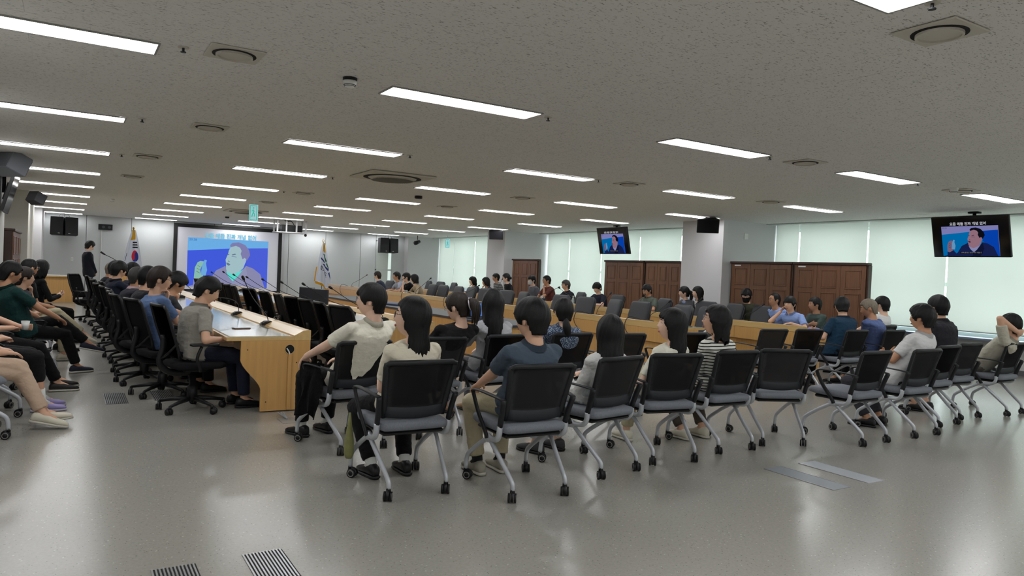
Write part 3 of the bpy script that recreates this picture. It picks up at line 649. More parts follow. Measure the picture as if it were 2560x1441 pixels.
for n, (a, b_, c, d) in {'brighter cover plate on the floor, the rear one of two': ((2035, 1152), (2210, 1204), (2175, 1211), (1993, 1160)), 'darker cover plate on the floor, the front one of two': ((1950, 1166), (2132, 1222), (2093, 1230), (1910, 1170))}.items():
    q = [on_z(*p_) for p_ in (a, b_, c, d)]; x0 = min(p.x for p in q); x1 = max(p.x for p in q); y0 = min(p.y for p in q); y1 = max(p.y for p in q)
    t = thing('floor_cover_plate', n, 'floor plate', ((x0+x1)/2, (y0+y1)/2, 0)); hx, hy = .095, .30
    b = bmesh.new(); box(b, -hx, hx, -hy, hy, 0, .003); obj('plate', b, P('ribbed_steel_plate', s(172, 176, 182), .35, .1) if 'brighter' in n else P('ribbed_steel_plate_dark', s(136, 142, 148), .4, .1), t)
    b = bmesh.new(); box(b, -hx-.006, -hx, -hy, hy, 0, .0045); box(b, hx, hx+.006, -hy, hy, 0, .0045); obj('edge_strip', b, m_alu, t)
p = on_z(722, 1052)
b = bmesh.new(); box(b, p.x-.08, p.x+.08, p.y-.12, p.y+.12, 0, .003); tag(obj('floor_cover_plate', b, P('dull_steel', s(150, 150, 146), .4, .3)), 'small metal floor plate at the foot of the long table end', 'floor plate')
b = bmesh.new()
for k in range(3): tube(b, smoothpath([(p.x-.03+.03*k, p.y+.28, .02), (p.x-.04+.02*k, p.y+.18, .03), (p.x, p.y+.05, .008)]), .006, 6)
tag(obj('cable_bundle', b, P('grey_cable', s(150, 155, 165), .4), None, True), 'grey cables leading from the table end into the floor plate', 'cable')
# ================================================================== furniture
# --- long meeting tables: profile in (x, z) with the users on the +/-x side, run along y
def long_table(label, xu, xf, y0, y1, seams, hole=True, top=.72, ledge=.785):
    """xu: user edge, xf: front edge; y0 near end, y1 far end"""
    sg = 1 if xf > xu else -1; W_ = abs(xf-xu)
    t = thing('meeting_table', label, 'table', (xu, y0, 0)); L = y1-y0
    X = lambda a: sg*a
    b = bmesh.new(); prism(b, [(X(0), top-.035), (X(W_-.16), top-.035), (X(W_-.16), top), (X(0), top)], 'y', 0, L); obj('tabletop', b, m_beechtop, t)
    b = bmesh.new(); prism(b, [(X(.03), top+.0005), (X(W_-.19), top+.0005), (X(W_-.19), top+.006), (X(.03), top+.006)], 'y', .02, L-.02); obj('glass_sheet', b, m_glasstop, t)
    b = bmesh.new(); prism(b, [(X(W_-.158), top-.035), (X(W_), top-.035), (X(W_), ledge-.004), (X(W_-.02), ledge), (X(W_-.07), ledge-.006), (X(W_-.158), top+.012)], 'y', 0, L); obj('raised_ledge', b, m_beechtop, t)
    # front: upper board and recessed lower panels, one per bay
    ys = [.03]+[q-y0 for q in seams if y0 < q < y1]+[L-.03]
    for a, c in zip(ys, ys[1:]):
        b = bmesh.new(); box(b, min(X(W_-.035), X(W_-.004)), max(X(W_-.035), X(W_-.004)), a+.002, c-.002, top-.24, top-.037, bev=.002); obj('upper_board', b, m_beech, t)
        b = bmesh.new(); box(b, min(X(W_-.09), X(W_-.06)), max(X(W_-.09), X(W_-.06)), a+.0015, c-.0015, .03, top-.24, bev=.002); obj('lower_board', b, m_beech, t)
    # sculpted end panels
    out = [(W_-.055, .012), (W_-.055, top-.24), (W_-.002, top-.24), (W_-.002, top-.036), (.13, top-.036), (.13, .50)]
    for k in range(1, 15):
        a = k/14; out.append((.13+.19*(.35*a+.65*(3*a*a-2*a*a*a)), .50-.28*a))
    out.append((.32, .012))
    for k, (ya, yb) in enumerate(((-.0, .028), (L-.028, L))):
        b = bmesh.new(); prism(b, [(X(p), q) for p, q in out], 'y', ya, yb); e = obj('end_panel', b, m_beech, t)
        if hole and k == 0:
            hx, hz = W_-.20, .60
            b = bmesh.new(); tube(b, [(X(hx), -.0025, hz), (X(hx), .004, hz)], .045, 24); obj('cable_hole', b, m_dark, e)
            b = bmesh.new(); R = [ring(Vector((X(hx)+.045*math.cos(a), -.003, hz+.045*math.sin(a))), Vector((math.cos(a), 0, math.sin(a))), Vector((0, 1, 0)), .003, .003, 5) for a in [2*PI*q/24 for q in range(25)]]; skinrings(b, R, False); obj('hole_rim', b, m_beechtop, e)
            b = bmesh.new(); tube(b, smoothpath([(X(hx-.03), -.006, hz+.01), (X(hx-.01), -.008, hz-.02), (X(hx+.0), -.008, hz-.05)]), .006, 6); obj('white_cable', b, m_white, e, True)
            b = bmesh.new(); box(b, min(X(hx-.015), X(hx+.02)), max(X(hx-.015), X(hx+.02)), -.016, -.0005, .015, hz-.047, bev=.004); obj('cable_duct', b, m_beech, e)
            b = bmesh.new()
            for px, pz in ((.19, .60), (W_-.13, .47), (.37, .10), (W_-.10, .12)): tube(b, [(X(px), -.002, pz), (X(px), .002, pz)], .006, 8)
            q = obj('screw_holes', b, m_dark, e); q['kind'] = 'stuff'
    return t
seq = lambda a, b_, st: [a+st*k for k in range(1, int((b_-a)/st)+1)]
long_table('long beech meeting table on the left, with carved end panel and cable hole', 1.29, 2.07, 7.08, 23.6, seq(7.08, 23.6, 1.37))
long_table('front long beech table on the right, before the first row of leather chairs', 8.28, 7.58, 7.85, 24.2, seq(7.85, 24.2, 1.37))
long_table('rear long beech table on the right, ending beside the man in the light blue shirt', 10.62, 9.86, 7.3, 24.4, seq(7.3, 24.4, 1.37))
long_table('inner beech table carrying the row of long microphones', 3.12, 3.92, 8.15, 20.5, seq(8.15, 20.5, 1.37), hole=False)
# inner operator desk with a dark top
t = thing('operator_desk', 'dark-topped low desk between the two sides, with folders and laptops', 'desk', (5.35, 8.3, 0))
b = bmesh.new(); box(b, -.35, .45, 0, 8.2, .69, .725, bev=.004); obj('tabletop', b, P('dark_desk_top', s(50, 54, 62), .45), t)
b = bmesh.new(); box(b, -.33, -.30, .05, 8.15, .08, .69); obj('front_panel', b, m_beech, t)
for yy in (.05, 2.75, 5.45, 8.1):
    b = bmesh.new(); box(b, -.30, .42, yy, yy+.03, 0, .69); obj('side_panel', b, m_beech, t)

# front desks / lectern by the screen
def side_desk(x, y, w_, d_, label, cat='desk', h=.78, bowl=False):
    t = thing('side_desk', label, cat, (x, y, 0))
    b = bmesh.new(); box(b, -.04, w_+.04, -.06, d_, h-.035, h, bev=.004); obj('tabletop', b, m_beechtop, t)
    b = bmesh.new(); box(b, 0, w_, 0, .03, .01, h-.035); obj('front_panel', b, m_beech, t)
    for xx in (0, w_-.03):
        b = bmesh.new(); box(b, xx, xx+.03, .03, d_-.03, .01, h-.035); obj('side_panel', b, m_beech, t)
    return t
side_desk(-.62, 24.6, .92, .7, 'beech side desk against the left front corner, papers on top')
b = bmesh.new(); prism(b, [(.16+.055*math.cos(PI+PI*k/10), .60+.055*math.sin(PI+PI*k/10)) for k in range(11)], 'y', 24.585, 24.599)
tag(obj('cable_opening', b, m_dark), 'half-round dark cable opening in the left side desk', 'cable opening')
b = bmesh.new(); box(b, -.50, -.10, 24.62, 25.0, .781, .80); box(b, -.12, .26, 24.7, 25.05, .781, .79); tag(obj('paper_stack', b, m_paper), 'white papers lying on the beech side desk', 'paper')
t = thing('lectern', 'beech lectern with a gooseneck microphone beside the national flag', 'lectern', (1.15, 24.0, 0))
b = bmesh.new(); prism(b, [(0, 0), (.62, 0), (.62, 1.02), (0, 1.02)], 'y', 0, .5); obj('body', b, m_beech, t)
b = bmesh.new(); prism(b, [(-.06, 1.0), (.56, 1.10), (.56, 1.14), (-.06, 1.04)], 'x', -.04, .66); 
bmesh.ops.transform(b, matrix=Matrix.Identity(4), verts=b.verts); obj('reading_top', b, m_beechtop, t)
b = bmesh.new(); box(b, .0, .62, -.012, -.001, .70, .71); obj('front_groove', b, m_walnutdark, t)
t = thing('lectern_microphone', 'black gooseneck microphone rising from the lectern', 'microphone', (1.42, 24.25, 1.08))
b = bmesh.new(); tube(b, smoothpath([(0, 0, .0), (-.05, 0, .14), (-.22, 0, .26), (-.42, 0, .36)]), .009, 6); obj('gooseneck', b, m_black, t, True)
b = bmesh.new(); tube(b, [(-.42, 0, .36), (-.54, 0, .44)], [.022, .028], 10); obj('microphone_head', b, m_black, t, True)
b = bmesh.new(); box(b, .45, .95, 23.2, 23.6, 0, .40, bev=.01); tag(obj('subwoofer', b, m_black), 'black box on the floor under the standing man', 'box')

# --- brown cabinets
def cabinet(loc, rz, n, label, w_=.60, h=1.89, d=.45, tag_=False):
    t = thing('cabinet', label, 'cabinet', loc, rz); W_ = n*w_+.08     # front faces local -y, runs along +x
    b = bmesh.new(); box(b, 0, W_, .022, d, .0, h-.05); obj('carcass', b, m_walnutdark, t)
    b = bmesh.new(); box(b, .002, W_-.002, -.03, d, h-.05, h, bev=.008); obj('cornice', b, m_walnutdark, t)
    b = bmesh.new(); box(b, .01, W_-.01, .008, .022, .0, .09); obj('plinth', b, m_walnut, t)
    for k in range(n):
        x0 = .04+k*w_; b = bmesh.new(); box(b, x0+.003, x0+w_-.003, .0, .021, .095, h-.055, bev=.002); dr = obj('door', b, m_walnut, t)
        for (za, zb) in ((h-.50, h-.14), (.20, h-.58)):
            b = bmesh.new(); xa, xb = x0+.09, x0+w_-.09; f = .022
            for q in ((xa, xb, za, za+f), (xa, xb, zb-f, zb), (xa, xa+f, za+f, zb-f), (xb-f, xb, za+f, zb-f)): box(b, q[0], q[1], -.012, -.0005, q[2], q[3], bev=.004)
            obj('moulding', b, m_walnut, dr)
            b = bmesh.new(); box(b, xa+f+.01, xb-f-.01, -.005, -.0005, za+f+.01, zb-f-.01); obj('field_panel', b, m_walnut, dr)
    if tag_:
        b = bmesh.new(); box(b, .12, .29, -.006, -.001, h-.10, h-.075); obj('paper_label', b, m_paper, t)
    return t
def cab_px(u0, u1, v, n, label, tag_=False, XC=12.80):
    a = on_x(u0, v, XC); c = on_x(u1, v+2, XC); L = a.y-c.y-.012
    cabinet((XC, a.y, 0), -PI/2, n, label, (L-.08)/n, d=.12, tag_=tag_)
cab_px(1827, 1983, 655, 3, 'brown panelled cabinet next to the nearest pillar, left of its pair', True, 12.58)
cab_px(1984, 2173, 656, 3, 'brown panelled cabinet right of its pair, behind the man in the dark teal polo', True, 12.58)
cab_px(1512, 1612, 651, 3, 'brown panelled cabinet below the slanted left screen', False)
cab_px(1614, 1707, 652, 3, 'brown panelled cabinet touching the nearest pillar on its left', False)
cab_px(1281, 1346, 647, 3, 'small-looking brown cabinet right of the middle pillar', False, 12.66)
cabinet((-.84, 16.7, 0), PI/2, 3, 'reddish-brown cabinet on the left wall seen at a sharp angle', .85, 1.86, .4)

# --- training chair (faces +y)
FAB = m_greyfab
def training_chair(label, loc, rz):
    t = thing('training_chair', label, 'chair', loc, rz, 'black mesh training chairs with grey seats')
    # cushion
    b = bmesh.new(); R = []
    for y, hw, z0, z1 in ((-.235, .20, .415, .455), (-.215, .225, .405, .468), (-.10, .238, .40, .472), (.05, .243, .40, .475), (.18, .238, .405, .478), (.245, .22, .41, .470), (.272, .20, .420, .452)):
        R.append(ring(Vector((0, y, (z0+z1)/2)), Vector((1, 0, 0)), Vector((0, 0, 1)), hw, (z1-z0)/2, 20, .35))
    skinrings(b, R); obj('seat', b, FAB, t, True)
    b = bmesh.new(); box(b, -.21, .21, -.20, .20, .375, .40, bev=.01); obj('seat_pan', b, m_black, t)
    # back: plane leaning backwards; xw(z)
    def BP(x, z, off=0): 
        f = (z-.475)/.375; y = -.165-.115*f**1.15 - .02*(1-(x/.26)**2) + off
        return Vector((x, y, z))
    def hw(z): return .212+.038*min(1, (z-.475)/.375)
    b = bmesh.new(); N = 10; V = []
    for j in range(N+1):
        z = .54+(.842-.54)*j/N; V.append([b.verts.new(BP(x*(hw(z)-.03), z)) for x in [-1+2*i/10 for i in range(11)]])
    for j in range(N):
        for i in range(10): b.faces.new((V[j][i], V[j][i+1], V[j+1][i+1], V[j+1][i]))
    bmesh.ops.solidify(b, geom=b.faces[:], thickness=.006); obj('back_mesh', b, m_mesh, t, True)
    b = bmesh.new()
    for sx in (-1, 1): tube(b, [BP(sx*(hw(z)-.012), z) for z in (.49, .56, .65, .74, .82, .845)], [.019, .022, .021, .020, .020, .015], 8, .75)
    tube(b, [BP(x*(hw(.84)-.012), .845 if abs(x) < .99 else .83) for x in (-1, -.9, -.5, 0, .5, .9, 1)], .017, 8, .9)
    obj('back_frame', b, m_darkgrey, t, True)
    b = bmesh.new(); R = []
    for x in [-1+2*i/10 for i in range(11)]:
        z0 = .492-.016*(1-x*x); z1 = .565-.012*(1-x*x); c = (BP(x*(hw(.53)-.02), z0, -.002)+BP(x*(hw(.53)-.02), z1, -.002))/2
        R.append(ring(c, Vector((0, 1, 0)), Vector((0, 0, 1)), .010, (z1-z0)/2, 8, .5))
    skinrings(b, R); obj('lumbar_strip', b, m_strip, t, True)
    for sx in (-1, 1):
        # silver elbow, hub and legs
        b = bmesh.new(); tube(b, smoothpath([(sx*.245, -.185, .455), (sx*.248, -.180, .40), (sx*.246, -.145, .362), (sx*.236, -.06, .352), (sx*.222, .03, .350)], 3), [.021]*13, 8, .85)
        ellipsoid(b, (sx*.236, -.02, .348), (.022, .045, .030)); obj('side_bracket', b, m_silver, t, True)
        for k, path in enumerate((((.232, -.03, .345), (.212, -.16, .225), (.198, -.262, .135), (.196, -.288, .105), (.196, -.29, .072)), ((.232, -.01, .345), (.236, .10, .285), (.240, .235, .195), (.240, .275, .15), (.240, .285, .072)))):
            b = bmesh.new(); tube(b, smoothpath([(sx*p[0], p[1], p[2]) for p in path], 3), .0168, 8, .85); obj('leg', b, m_silver, t, True)
            # caster: hood with two wheels
            ex, ey = sx*path[-1][0], path[-1][1]; a = random.Random(k*7+sx).uniform(-2.4, -.4)
            ca = obj('caster', caster_bm(ex, ey, a), m_black, t, True)
            wb = bmesh.new(); wheel_bm(wb, ex, ey, a); obj('wheel', wb, m_rubber, ca, True)
    for sx in (-1, 1):
        b = bmesh.new()
        tube(b, smoothpath([(sx*.262, -.245, .632), (sx*.282, -.14, .645), (sx*.288, .0, .652), (sx*.286, .10, .648), (sx*.284, .135, .632)], 3), [.020]*13, 8, .38, ref=Vector((1, 0, 0)))
        tube(b, smoothpath([(sx*.284, .135, .632), (sx*.280, .125, .60), (sx*.272, .07, .50), (sx*.258, -.01, .39), (sx*.252, -.03, .348)], 3), [.020]*13, 8, .55, ref=Vector((0, 1, 0)))
        tube(b, smoothpath([(sx*.262, -.245, .632), (sx*.252, -.215, .55), (sx*.246, -.185, .455)], 3), .023, 8, .7, ref=Vector((0, 1, 0)))
        obj('armrest', b, m_darkgrey, t, True)
    return t
def caster_bm(x, y, a, r=.030):
    b = bmesh.new(); c, s_ = math.cos(a), math.sin(a); cx, cy = x+c*.016, y+s_*.016
    tube(b, [(x, y, .085), (x, y, .055)], [.014, .016], 8)
    ax = Vector((-s_, c, 0))
    tube(b, [Vector((cx, cy, .036))-ax*.010, Vector((cx, cy, .036))+ax*.010], .033, 14)
    for q in (-1, 1): tube(b, [Vector((cx, cy, r))+ax*(q*.013), Vector((cx, cy, r))+ax*(q*.026)], r, 14)
    return b
def wheel_bm(b, x, y, a, r=.030):
    c, s_ = math.cos(a), math.sin(a); cx, cy = x+c*.016, y+s_*.016; ax = Vector((-s_, c, 0))
    for q in (-1, 1):
        R = []
        for k in range(15):
            th = 2*PI*k/14; d = Vector((c, s_, 0))*math.cos(th)+Vector((0, 0, 1))*math.sin(th)
            R.append(ring(Vector((cx, cy, r))+ax*(q*.0265)+d*.020, d, ax, .0035, .002, 5))
        skinrings(b, R, False)
D = math.radians
TC = [  # x, y, facing (deg, + to the right of the screen direction), label
 (1.924, 4.444, 0, 'black training chair under the woman in the cream tee, nearest on the left'),
 (2.62, 4.10, 2, 'black training chair under the man in the slate polo, nearest of all'),
 (3.41, 4.33, -10, 'black training chair under the woman in the white lace cardigan'),
 (4.12, 4.41, 8, 'black training chair under the woman in white tee with long wavy hair'),
 (4.87, 4.49, 2, 'black training chair under the woman in the striped tee'),
 (5.565, 4.456, 22, 'empty training chair seen straight from behind, pale grey seat'),
 (6.35, 4.19, -2, 'empty training chair with its seat in view, left of the curly-haired man'),
 (7.22, 4.20, 0, 'training chair under the curly-haired man in the white shirt'),
 (8.03, 4.42, -3, 'empty training chair between the two men in white and black shirts'),
 (8.754, 4.556, 0, 'training chair under the man in the black shirt at the window side'),
 (9.615, 4.48, -2, 'rightmost training chair, under the man with his hands behind his head'),
 (1.93, 5.64, -14, 'training chair under the man in the cream polo, a black jacket on its arm'),
 (2.75, 5.86, -3, 'training chair under the woman with the hair claw'),
 (3.48, 6.02, -8, 'training chair under the woman in the grey blouse'),
 (4.33, 6.12, 0, 'training chair under the woman in the blue patterned blouse'),
 (4.97, 6.03, 3, 'empty training chair half hidden behind the long-haired woman'),
 (5.9, 6.05, 6, 'empty training chair mostly hidden behind the woman in the striped tee'),
 (7.72, 6.40, 3, 'empty training chair before the end of the rear table, left one'),
 (8.40, 6.37, 6, 'empty training chair before the end of the rear table, right one'),
 (9.15, 6.2, 0, 'training chair under the man in the dark teal polo'),
 (9.93, 6.14, 0, 'training chair under the grey-haired man in the denim shirt'),
 (11.0, 6.9, 0, 'training chair under the man in white behind the denim shirt'),
 (-.66, 6.85, 78, 'training chair by the left wall under the person in beige trousers'),
 (-.62, 7.72, 78, 'training chair by the left wall under the person in blue jeans and black leggings'),
 (-.62, 8.75, 75, 'training chair by the left wall under the person holding a cup'),
 (-.42, 10.1, 62, 'training chair by the left wall under the man in the dark green polo'),
 (-.50, 11.35, 72, 'training chair by the left wall under the person with crossed beige trousers'),
 (-.48, 12.5, 75, 'training chair by the left wall under the man with cropped hair'),
 (-.36, 13.6, 75, 'training chair by the left wall under the woman in black'),
]
tc0 = None
for x, y, a, l in TC:
    if tc0 is None: tc0 = training_chair(l, (x, y, 0), -D(a))
    else: dup(tc0, (x, y, 0), -D(a), l)

# --- black mesh office chair (faces +y)
def office_chair(label, loc, rz):
    t = thing('office_chair', label, 'chair', loc, rz, 'black mesh office chairs')
    b = bmesh.new(); R = []
    for y, hw_, z0, z1 in ((-.22, .19, .42, .46), (-.18, .235, .405, .475), (0, .25, .40, .48), (.18, .245, .405, .482), (.25, .21, .42, .465)):
        R.append(ring(Vector((0, y, (z0+z1)/2)), Vector((1, 0, 0)), Vector((0, 0, 1)), hw_, (z1-z0)/2, 18, .4))
    skinrings(b, R); obj('seat', b, m_blacksoft, t, True)
    def BP(x, z, off=0):
        f = (z-.50)/.50; return Vector((x, -.16-.03*math.sin(f*PI)-.155*f**1.5-.03*(1-(x/.24)**2)+off, z))
    def hw_(z): f = (z-.50)/.50; return .20+.035*math.sin(min(1, f)*PI*.8)
    b = bmesh.new(); V = []
    for j in range(13):
        z = .51+.485*j/12; q = 1 if j < 11 else (.96 if j == 11 else .82); V.append([b.verts.new(BP(x*hw_(z)*q, z)) for x in [-1+2*i/10 for i in range(11)]])
    for j in range(12):
        for i in range(10): b.faces.new((V[j][i], V[j][i+1], V[j+1][i+1], V[j+1][i]))
    bmesh.ops.solidify(b, geom=b.faces[:], thickness=.018); obj('backrest', b, m_blacksoft, t, True)
    b = bmesh.new()
    for sx in (-1, 1): tube(b, [BP(sx*hw_(z)*(1 if z < .97 else .88), z, -.008) for z in (.50, .6, .7, .8, .9, .96, .995)], .014, 7)
    tube(b, [BP(x*hw_(.995)*.88, .997, -.008) for x in (-1, -.5, 0, .5, 1)], .014, 7)
    tube(b, smoothpath([(0, -.0, .36), (0, -.20, .37), (0, -.30, .46), (0, -.27, .60), (0, -.27, .72)], 3), [.03]*13, 8, .6)
    for sx in (-1, 1): tube(b, smoothpath([(0, -.285, .50), (sx*.12, -.26, .56), (sx*.20, -.20, .66)], 3), .012, 6)
    obj('back_support', b, m_black, t, True)
    for sx in (-1, 1):
        b = bmesh.new(); tube(b, smoothpath([(sx*.20, 0, .40), (sx*.27, -.02, .42), (sx*.29, -.06, .52), (sx*.285, -.02, .63)], 3), .018, 7, .8)
        box(b, sx*.285-.04, sx*.285+.04, -.12, .13, .635, .66, bev=.011, seg=2); obj('armrest', b, m_black, t, True)
    b = bmesh.new(); tube(b, [(0, 0, .40), (0, 0, .24), (0, 0, .235), (0, 0, .09)], [.03, .03, .045, .05], 12); box(b, -.1, .1, -.1, .1, .37, .40, bev=.01); obj('column', b, m_black, t, True)
    for k in range(5):
        a = 2*PI*k/5+.3; c, s_ = math.cos(a), math.sin(a)
        b = bmesh.new(); tube(b, [(c*.03, s_*.03, .115), (c*.18, s_*.18, .10), (c*.30, s_*.30, .08)], [.024, .02, .014], 7, .8); ar = obj('base_arm', b, m_black, t, True)
        obj('caster', caster_bm(c*.30, s_*.30, a*3, .028), m_black, ar, True)
    return t
oc0 = None
def place_office(x, y, a, l):
    global oc0
    if oc0 is None: oc0 = office_chair(l, (x, y, 0), -D(a))
    else: dup(oc0, (x, y, 0), -D(a), l)
OCL = [(1.06, 7.42, 80, 'office chair under the man in the grey tee, at the near table end'), (.90, 8.34, 74, 'office chair under the man in the blue tee, left table'), (.80, 9.2, 80, 'office chair under the man bending over his phone, left table'),
 (.80, 9.98, 85, 'office chair under the dark-haired man behind the blue tee'), (.82, 10.8, 84, 'empty-looking office chair beside the man in the dark suit'), (.78, 11.5, 80, 'office chair under the grey-haired man in the dark suit'), (.74, 12.6, 80, 'office chair under the man with glasses in the navy shirt'), (.84, 13.5, 82, 'office chair behind the man in the navy shirt'),
 (.75, 14.5, 80, 'office chair under the dark-haired man, seventh along the left table'), (.75, 15.5, 85, 'office chair far along the left table, before the cropped-hair man'), (.72, 16.9, 85, 'office chair under the balding man, far along the left table'), (.45, 17.9, 120, 'office chair standing off the table end near the standing man')]
for q in OCL: place_office(*q)
for k, u in enumerate((505, 520, 560, 583, 600, 636, 678, 715, 748, 778, 815, 852)):
    v = {505: 690, 520: 688, 560: 697, 583: 698, 600: 695, 636: 699, 678: 715, 715: 716, 748: 721, 778: 726, 815: 733, 852: 736}[u]
    p = on_x(u, v, 2.58); oy = p.y if k == 0 else min(p.y, oy-.62)
    place_office(2.80, oy, 84+8*math.sin(k*2.1), 'empty office chair at the inner table, %s counted from the near end' % ORD[11-k])

# --- charcoal leather conference chair (faces +y)
def leather_chair(label, loc, rz):
    t = thing('leather_chair', label, 'chair', loc, rz, 'charcoal leather conference chairs')
    b = bmesh.new(); R = []
    for z, hw_, th in ((.46, .20, .03), (.50, .235, .042), (.62, .25, .045), (.78, .255, .042), (.92, .25, .038), (.985, .235, .034), (1.008, .20, .02)):
        f = (z-.46)/.55; R.append(ring(Vector((0, -.18-.14*f, z)), Vector((1, 0, 0)), Vector((0, 1, -.1)), hw_, th, 24, .4))
    skinrings(b, R); obj('backrest', b, m_leather, t, True)
    b = bmesh.new(); R = []
    for z, hw_, th in ((.50, .22, .03), (.62, .257, .034), (.78, .262, .034), (.92, .257, .03), (.97, .235, .02)):
        f = (z-.46)/.55; R.append(ring(Vector((0, -.215-.14*f, z)), Vector((1, 0, 0)), Vector((0, 1, -.1)), hw_, th, 20, .4))
    skinrings(b, R); obj('back_shell', b, m_leatheredge, t, True)
    b = bmesh.new(); R = []
    for y, hw_, z0, z1 in ((-.20, .22, .42, .49), (0, .26, .40, .50), (.2, .255, .405, .50), (.27, .22, .43, .48)): R.append(ring(Vector((0, y, (z0+z1)/2)), Vector((1, 0, 0)), Vector((0, 0, 1)), hw_, (z1-z0)/2, 18, .4))
    skinrings(b, R); obj('seat', b, m_leather, t, True)
    for sx in (-1, 1):
        b = bmesh.new(); tube(b, smoothpath([(sx*.27, -.20, .50), (sx*.30, -.18, .62), (sx*.30, -.02, .655), (sx*.30, .12, .64), (sx*.28, .16, .5), (sx*.25, .12, .42)], 3), .016, 7); obj('armrest', b, m_alu, t, True)
    b = bmesh.new(); tube(b, [(0, 0, .40), (0, 0, .10)], [.03, .04], 10); obj('column', b, m_black, t, True)
    for k in range(5):
        a = 2*PI*k/5+.3; c, s_ = math.cos(a), math.sin(a)
        b = bmesh.new(); tube(b, [(c*.03, s_*.03, .11), (c*.28, s_*.28, .08)], [.024, .014], 6, .8); ar = obj('base_arm', b, m_black, t, True)
        obj('caster', caster_bm(c*.29, s_*.29, a*3, .028), m_black, ar, True)
    return t
lc0 = None
def place_leather(x, y, a, l):
    global lc0
    if lc0 is None: lc0 = leather_chair(l, (x, y, 0), -D(a))
    else: dup(lc0, (x, y, 0), -D(a), l)
rr = random.Random(3)
F1 = (967, 1072, 1099, 1136, 1167, 1207, 1259, 1293, 1394, 1455, 1521, 1589, 1690, 1747)
F1v = (703, 710, 720, 721, 723, 722, 722, 733, 735, 752, 755, 755, 765, 778)
for k, (u, v) in enumerate(zip(F1, F1v)):
    p = on_x(u, v, 8.80); ly = p.y if k == 0 else min(p.y, ly-.66)
    place_leather(8.62, ly, -90+rr.uniform(-12, 14), 'leather chair at the front right table, %s from its far end' % ORD[k])
F2 = (1065, 1096, 1127, 1441, 1535, 1650, 1696, 1739, 1824, 1895)
F2v = (704, 703, 708, 733, 735, 752, 752, 755, 757, 761)
for k, (u, v) in enumerate(zip(F2, F2v)):
    p = on_x(u, v, 11.2); ly = p.y if k == 0 else min(p.y, ly-.66)
    place_leather(11.0, ly, -90+rr.uniform(-10, 18), 'leather chair at the rear right table, %s from its far end' % ORD[k])

# --- conference microphones
def microphone(label, loc, rz, neck, cat='microphone', group='conference microphones'):
    """neck: list of points from the base to the head, in local coordinates (base wedge slopes towards +y)"""
    t = thing('conference_microphone', label, cat, loc, rz, group)
    b = bmesh.new(); prism(b, [(-.075, 0), (.07, 0), (.07, .012), (.03, .045), (-.03, .05), (-.075, .03)], 'x', -.055, .055)
    bmesh.ops.bevel(b, geom=list(b.edges), offset=.004, segments=1, affect='EDGES'); obj('microphone_base', b, m_black, t)
    b = bmesh.new(); box(b, -.02, .02, .075, .085, .004, .012); box(b, -.035, .035, .045, .068, .0255, .029); obj('button_strip', b, m_darkgrey, t)
    b = bmesh.new(); P_ = smoothpath(neck, 4); tube(b, P_, .0048, 6); obj('gooseneck', b, m_black, t, True)
    d = (P_[-1]-P_[-2]).normalized(); b = bmesh.new(); tube(b, [P_[-1]-d*.01, P_[-1]+d*.01, P_[-1]+d*.04, P_[-1]+d*.052], [.008, .016, .017, .008], 10); obj('microphone_head', b, m_black, t, True)
    return t
def cable(label, pts, r=.005, mat=m_black):
    b = bmesh.new(); tube(b, smoothpath(pts, 4), r, 6); return tag(obj('cable', b, mat, None, True), label, 'cable')
# left table: bases near the ledge, users to the left (-x)
zt = .7275
# the near one: tall neck
p = on_z(668, 813, zt); hd = on_x(610, 700, p.x-.22)
microphone('microphone on the near end of the left table, long neck leaning left', (p.x, p.y, zt), PI/2, [(0, -.01, .04), (.0, .02, .12), (hd.y-p.y, .12, (hd.z-zt)*.6), ((hd.y-p.y)*1.0, .22, hd.z-zt)])
cable('black cable running from the near microphone over the table ledge', [(p.x+.05, p.y-.0, zt+.01), (p.x+.16, p.y+.12, .80), (2.04, p.y+.1, .80), (2.10, p.y-.15, .72), (2.105, p.y-.2, .45)])
p = on_z(594, 788, zt)
microphone('second microphone on the left table, neck bent low over the top', (p.x, p.y, zt), PI/2, [(0, -.01, .04), (.0, .0, .14), (.05, .08, .20), (.10, .26, .22), (.12, .38, .20)])
cable('black cable behind the second microphone on the left table', [(p.x+.05, p.y, zt+.01), (p.x+.14, p.y+.15, .79), (2.04, p.y+.1, .80), (2.10, p.y, .70)])
for k, yy in enumerate((12.2, 14.2, 16.2, 18.4)):
    microphone('far microphone on the left table, %s beyond the men' % ORD[k], (1.78, yy, zt), PI/2, [(0, -.01, .04), (.0, .04, .16), (.0, .2, .32), (0, .34, .40)])
MH = ((532, 683), (561, 682), (587, 689), (620, 695), (660, 701), (707, 708), (762, 713), (830, 722))
for k, (u, v) in enumerate(MH):
    h_ = on_x(u, v, 2.95); by = h_.y-.25
    microphone('long-necked microphone on the inner table, %s from the near end' % ORD[7-k], (3.55, by, zt), PI/2, [(0, -.01, .04), (.02, .03, .10), (.14, .30, (h_.z-zt)*.5), (.25, .60, h_.z-zt)])
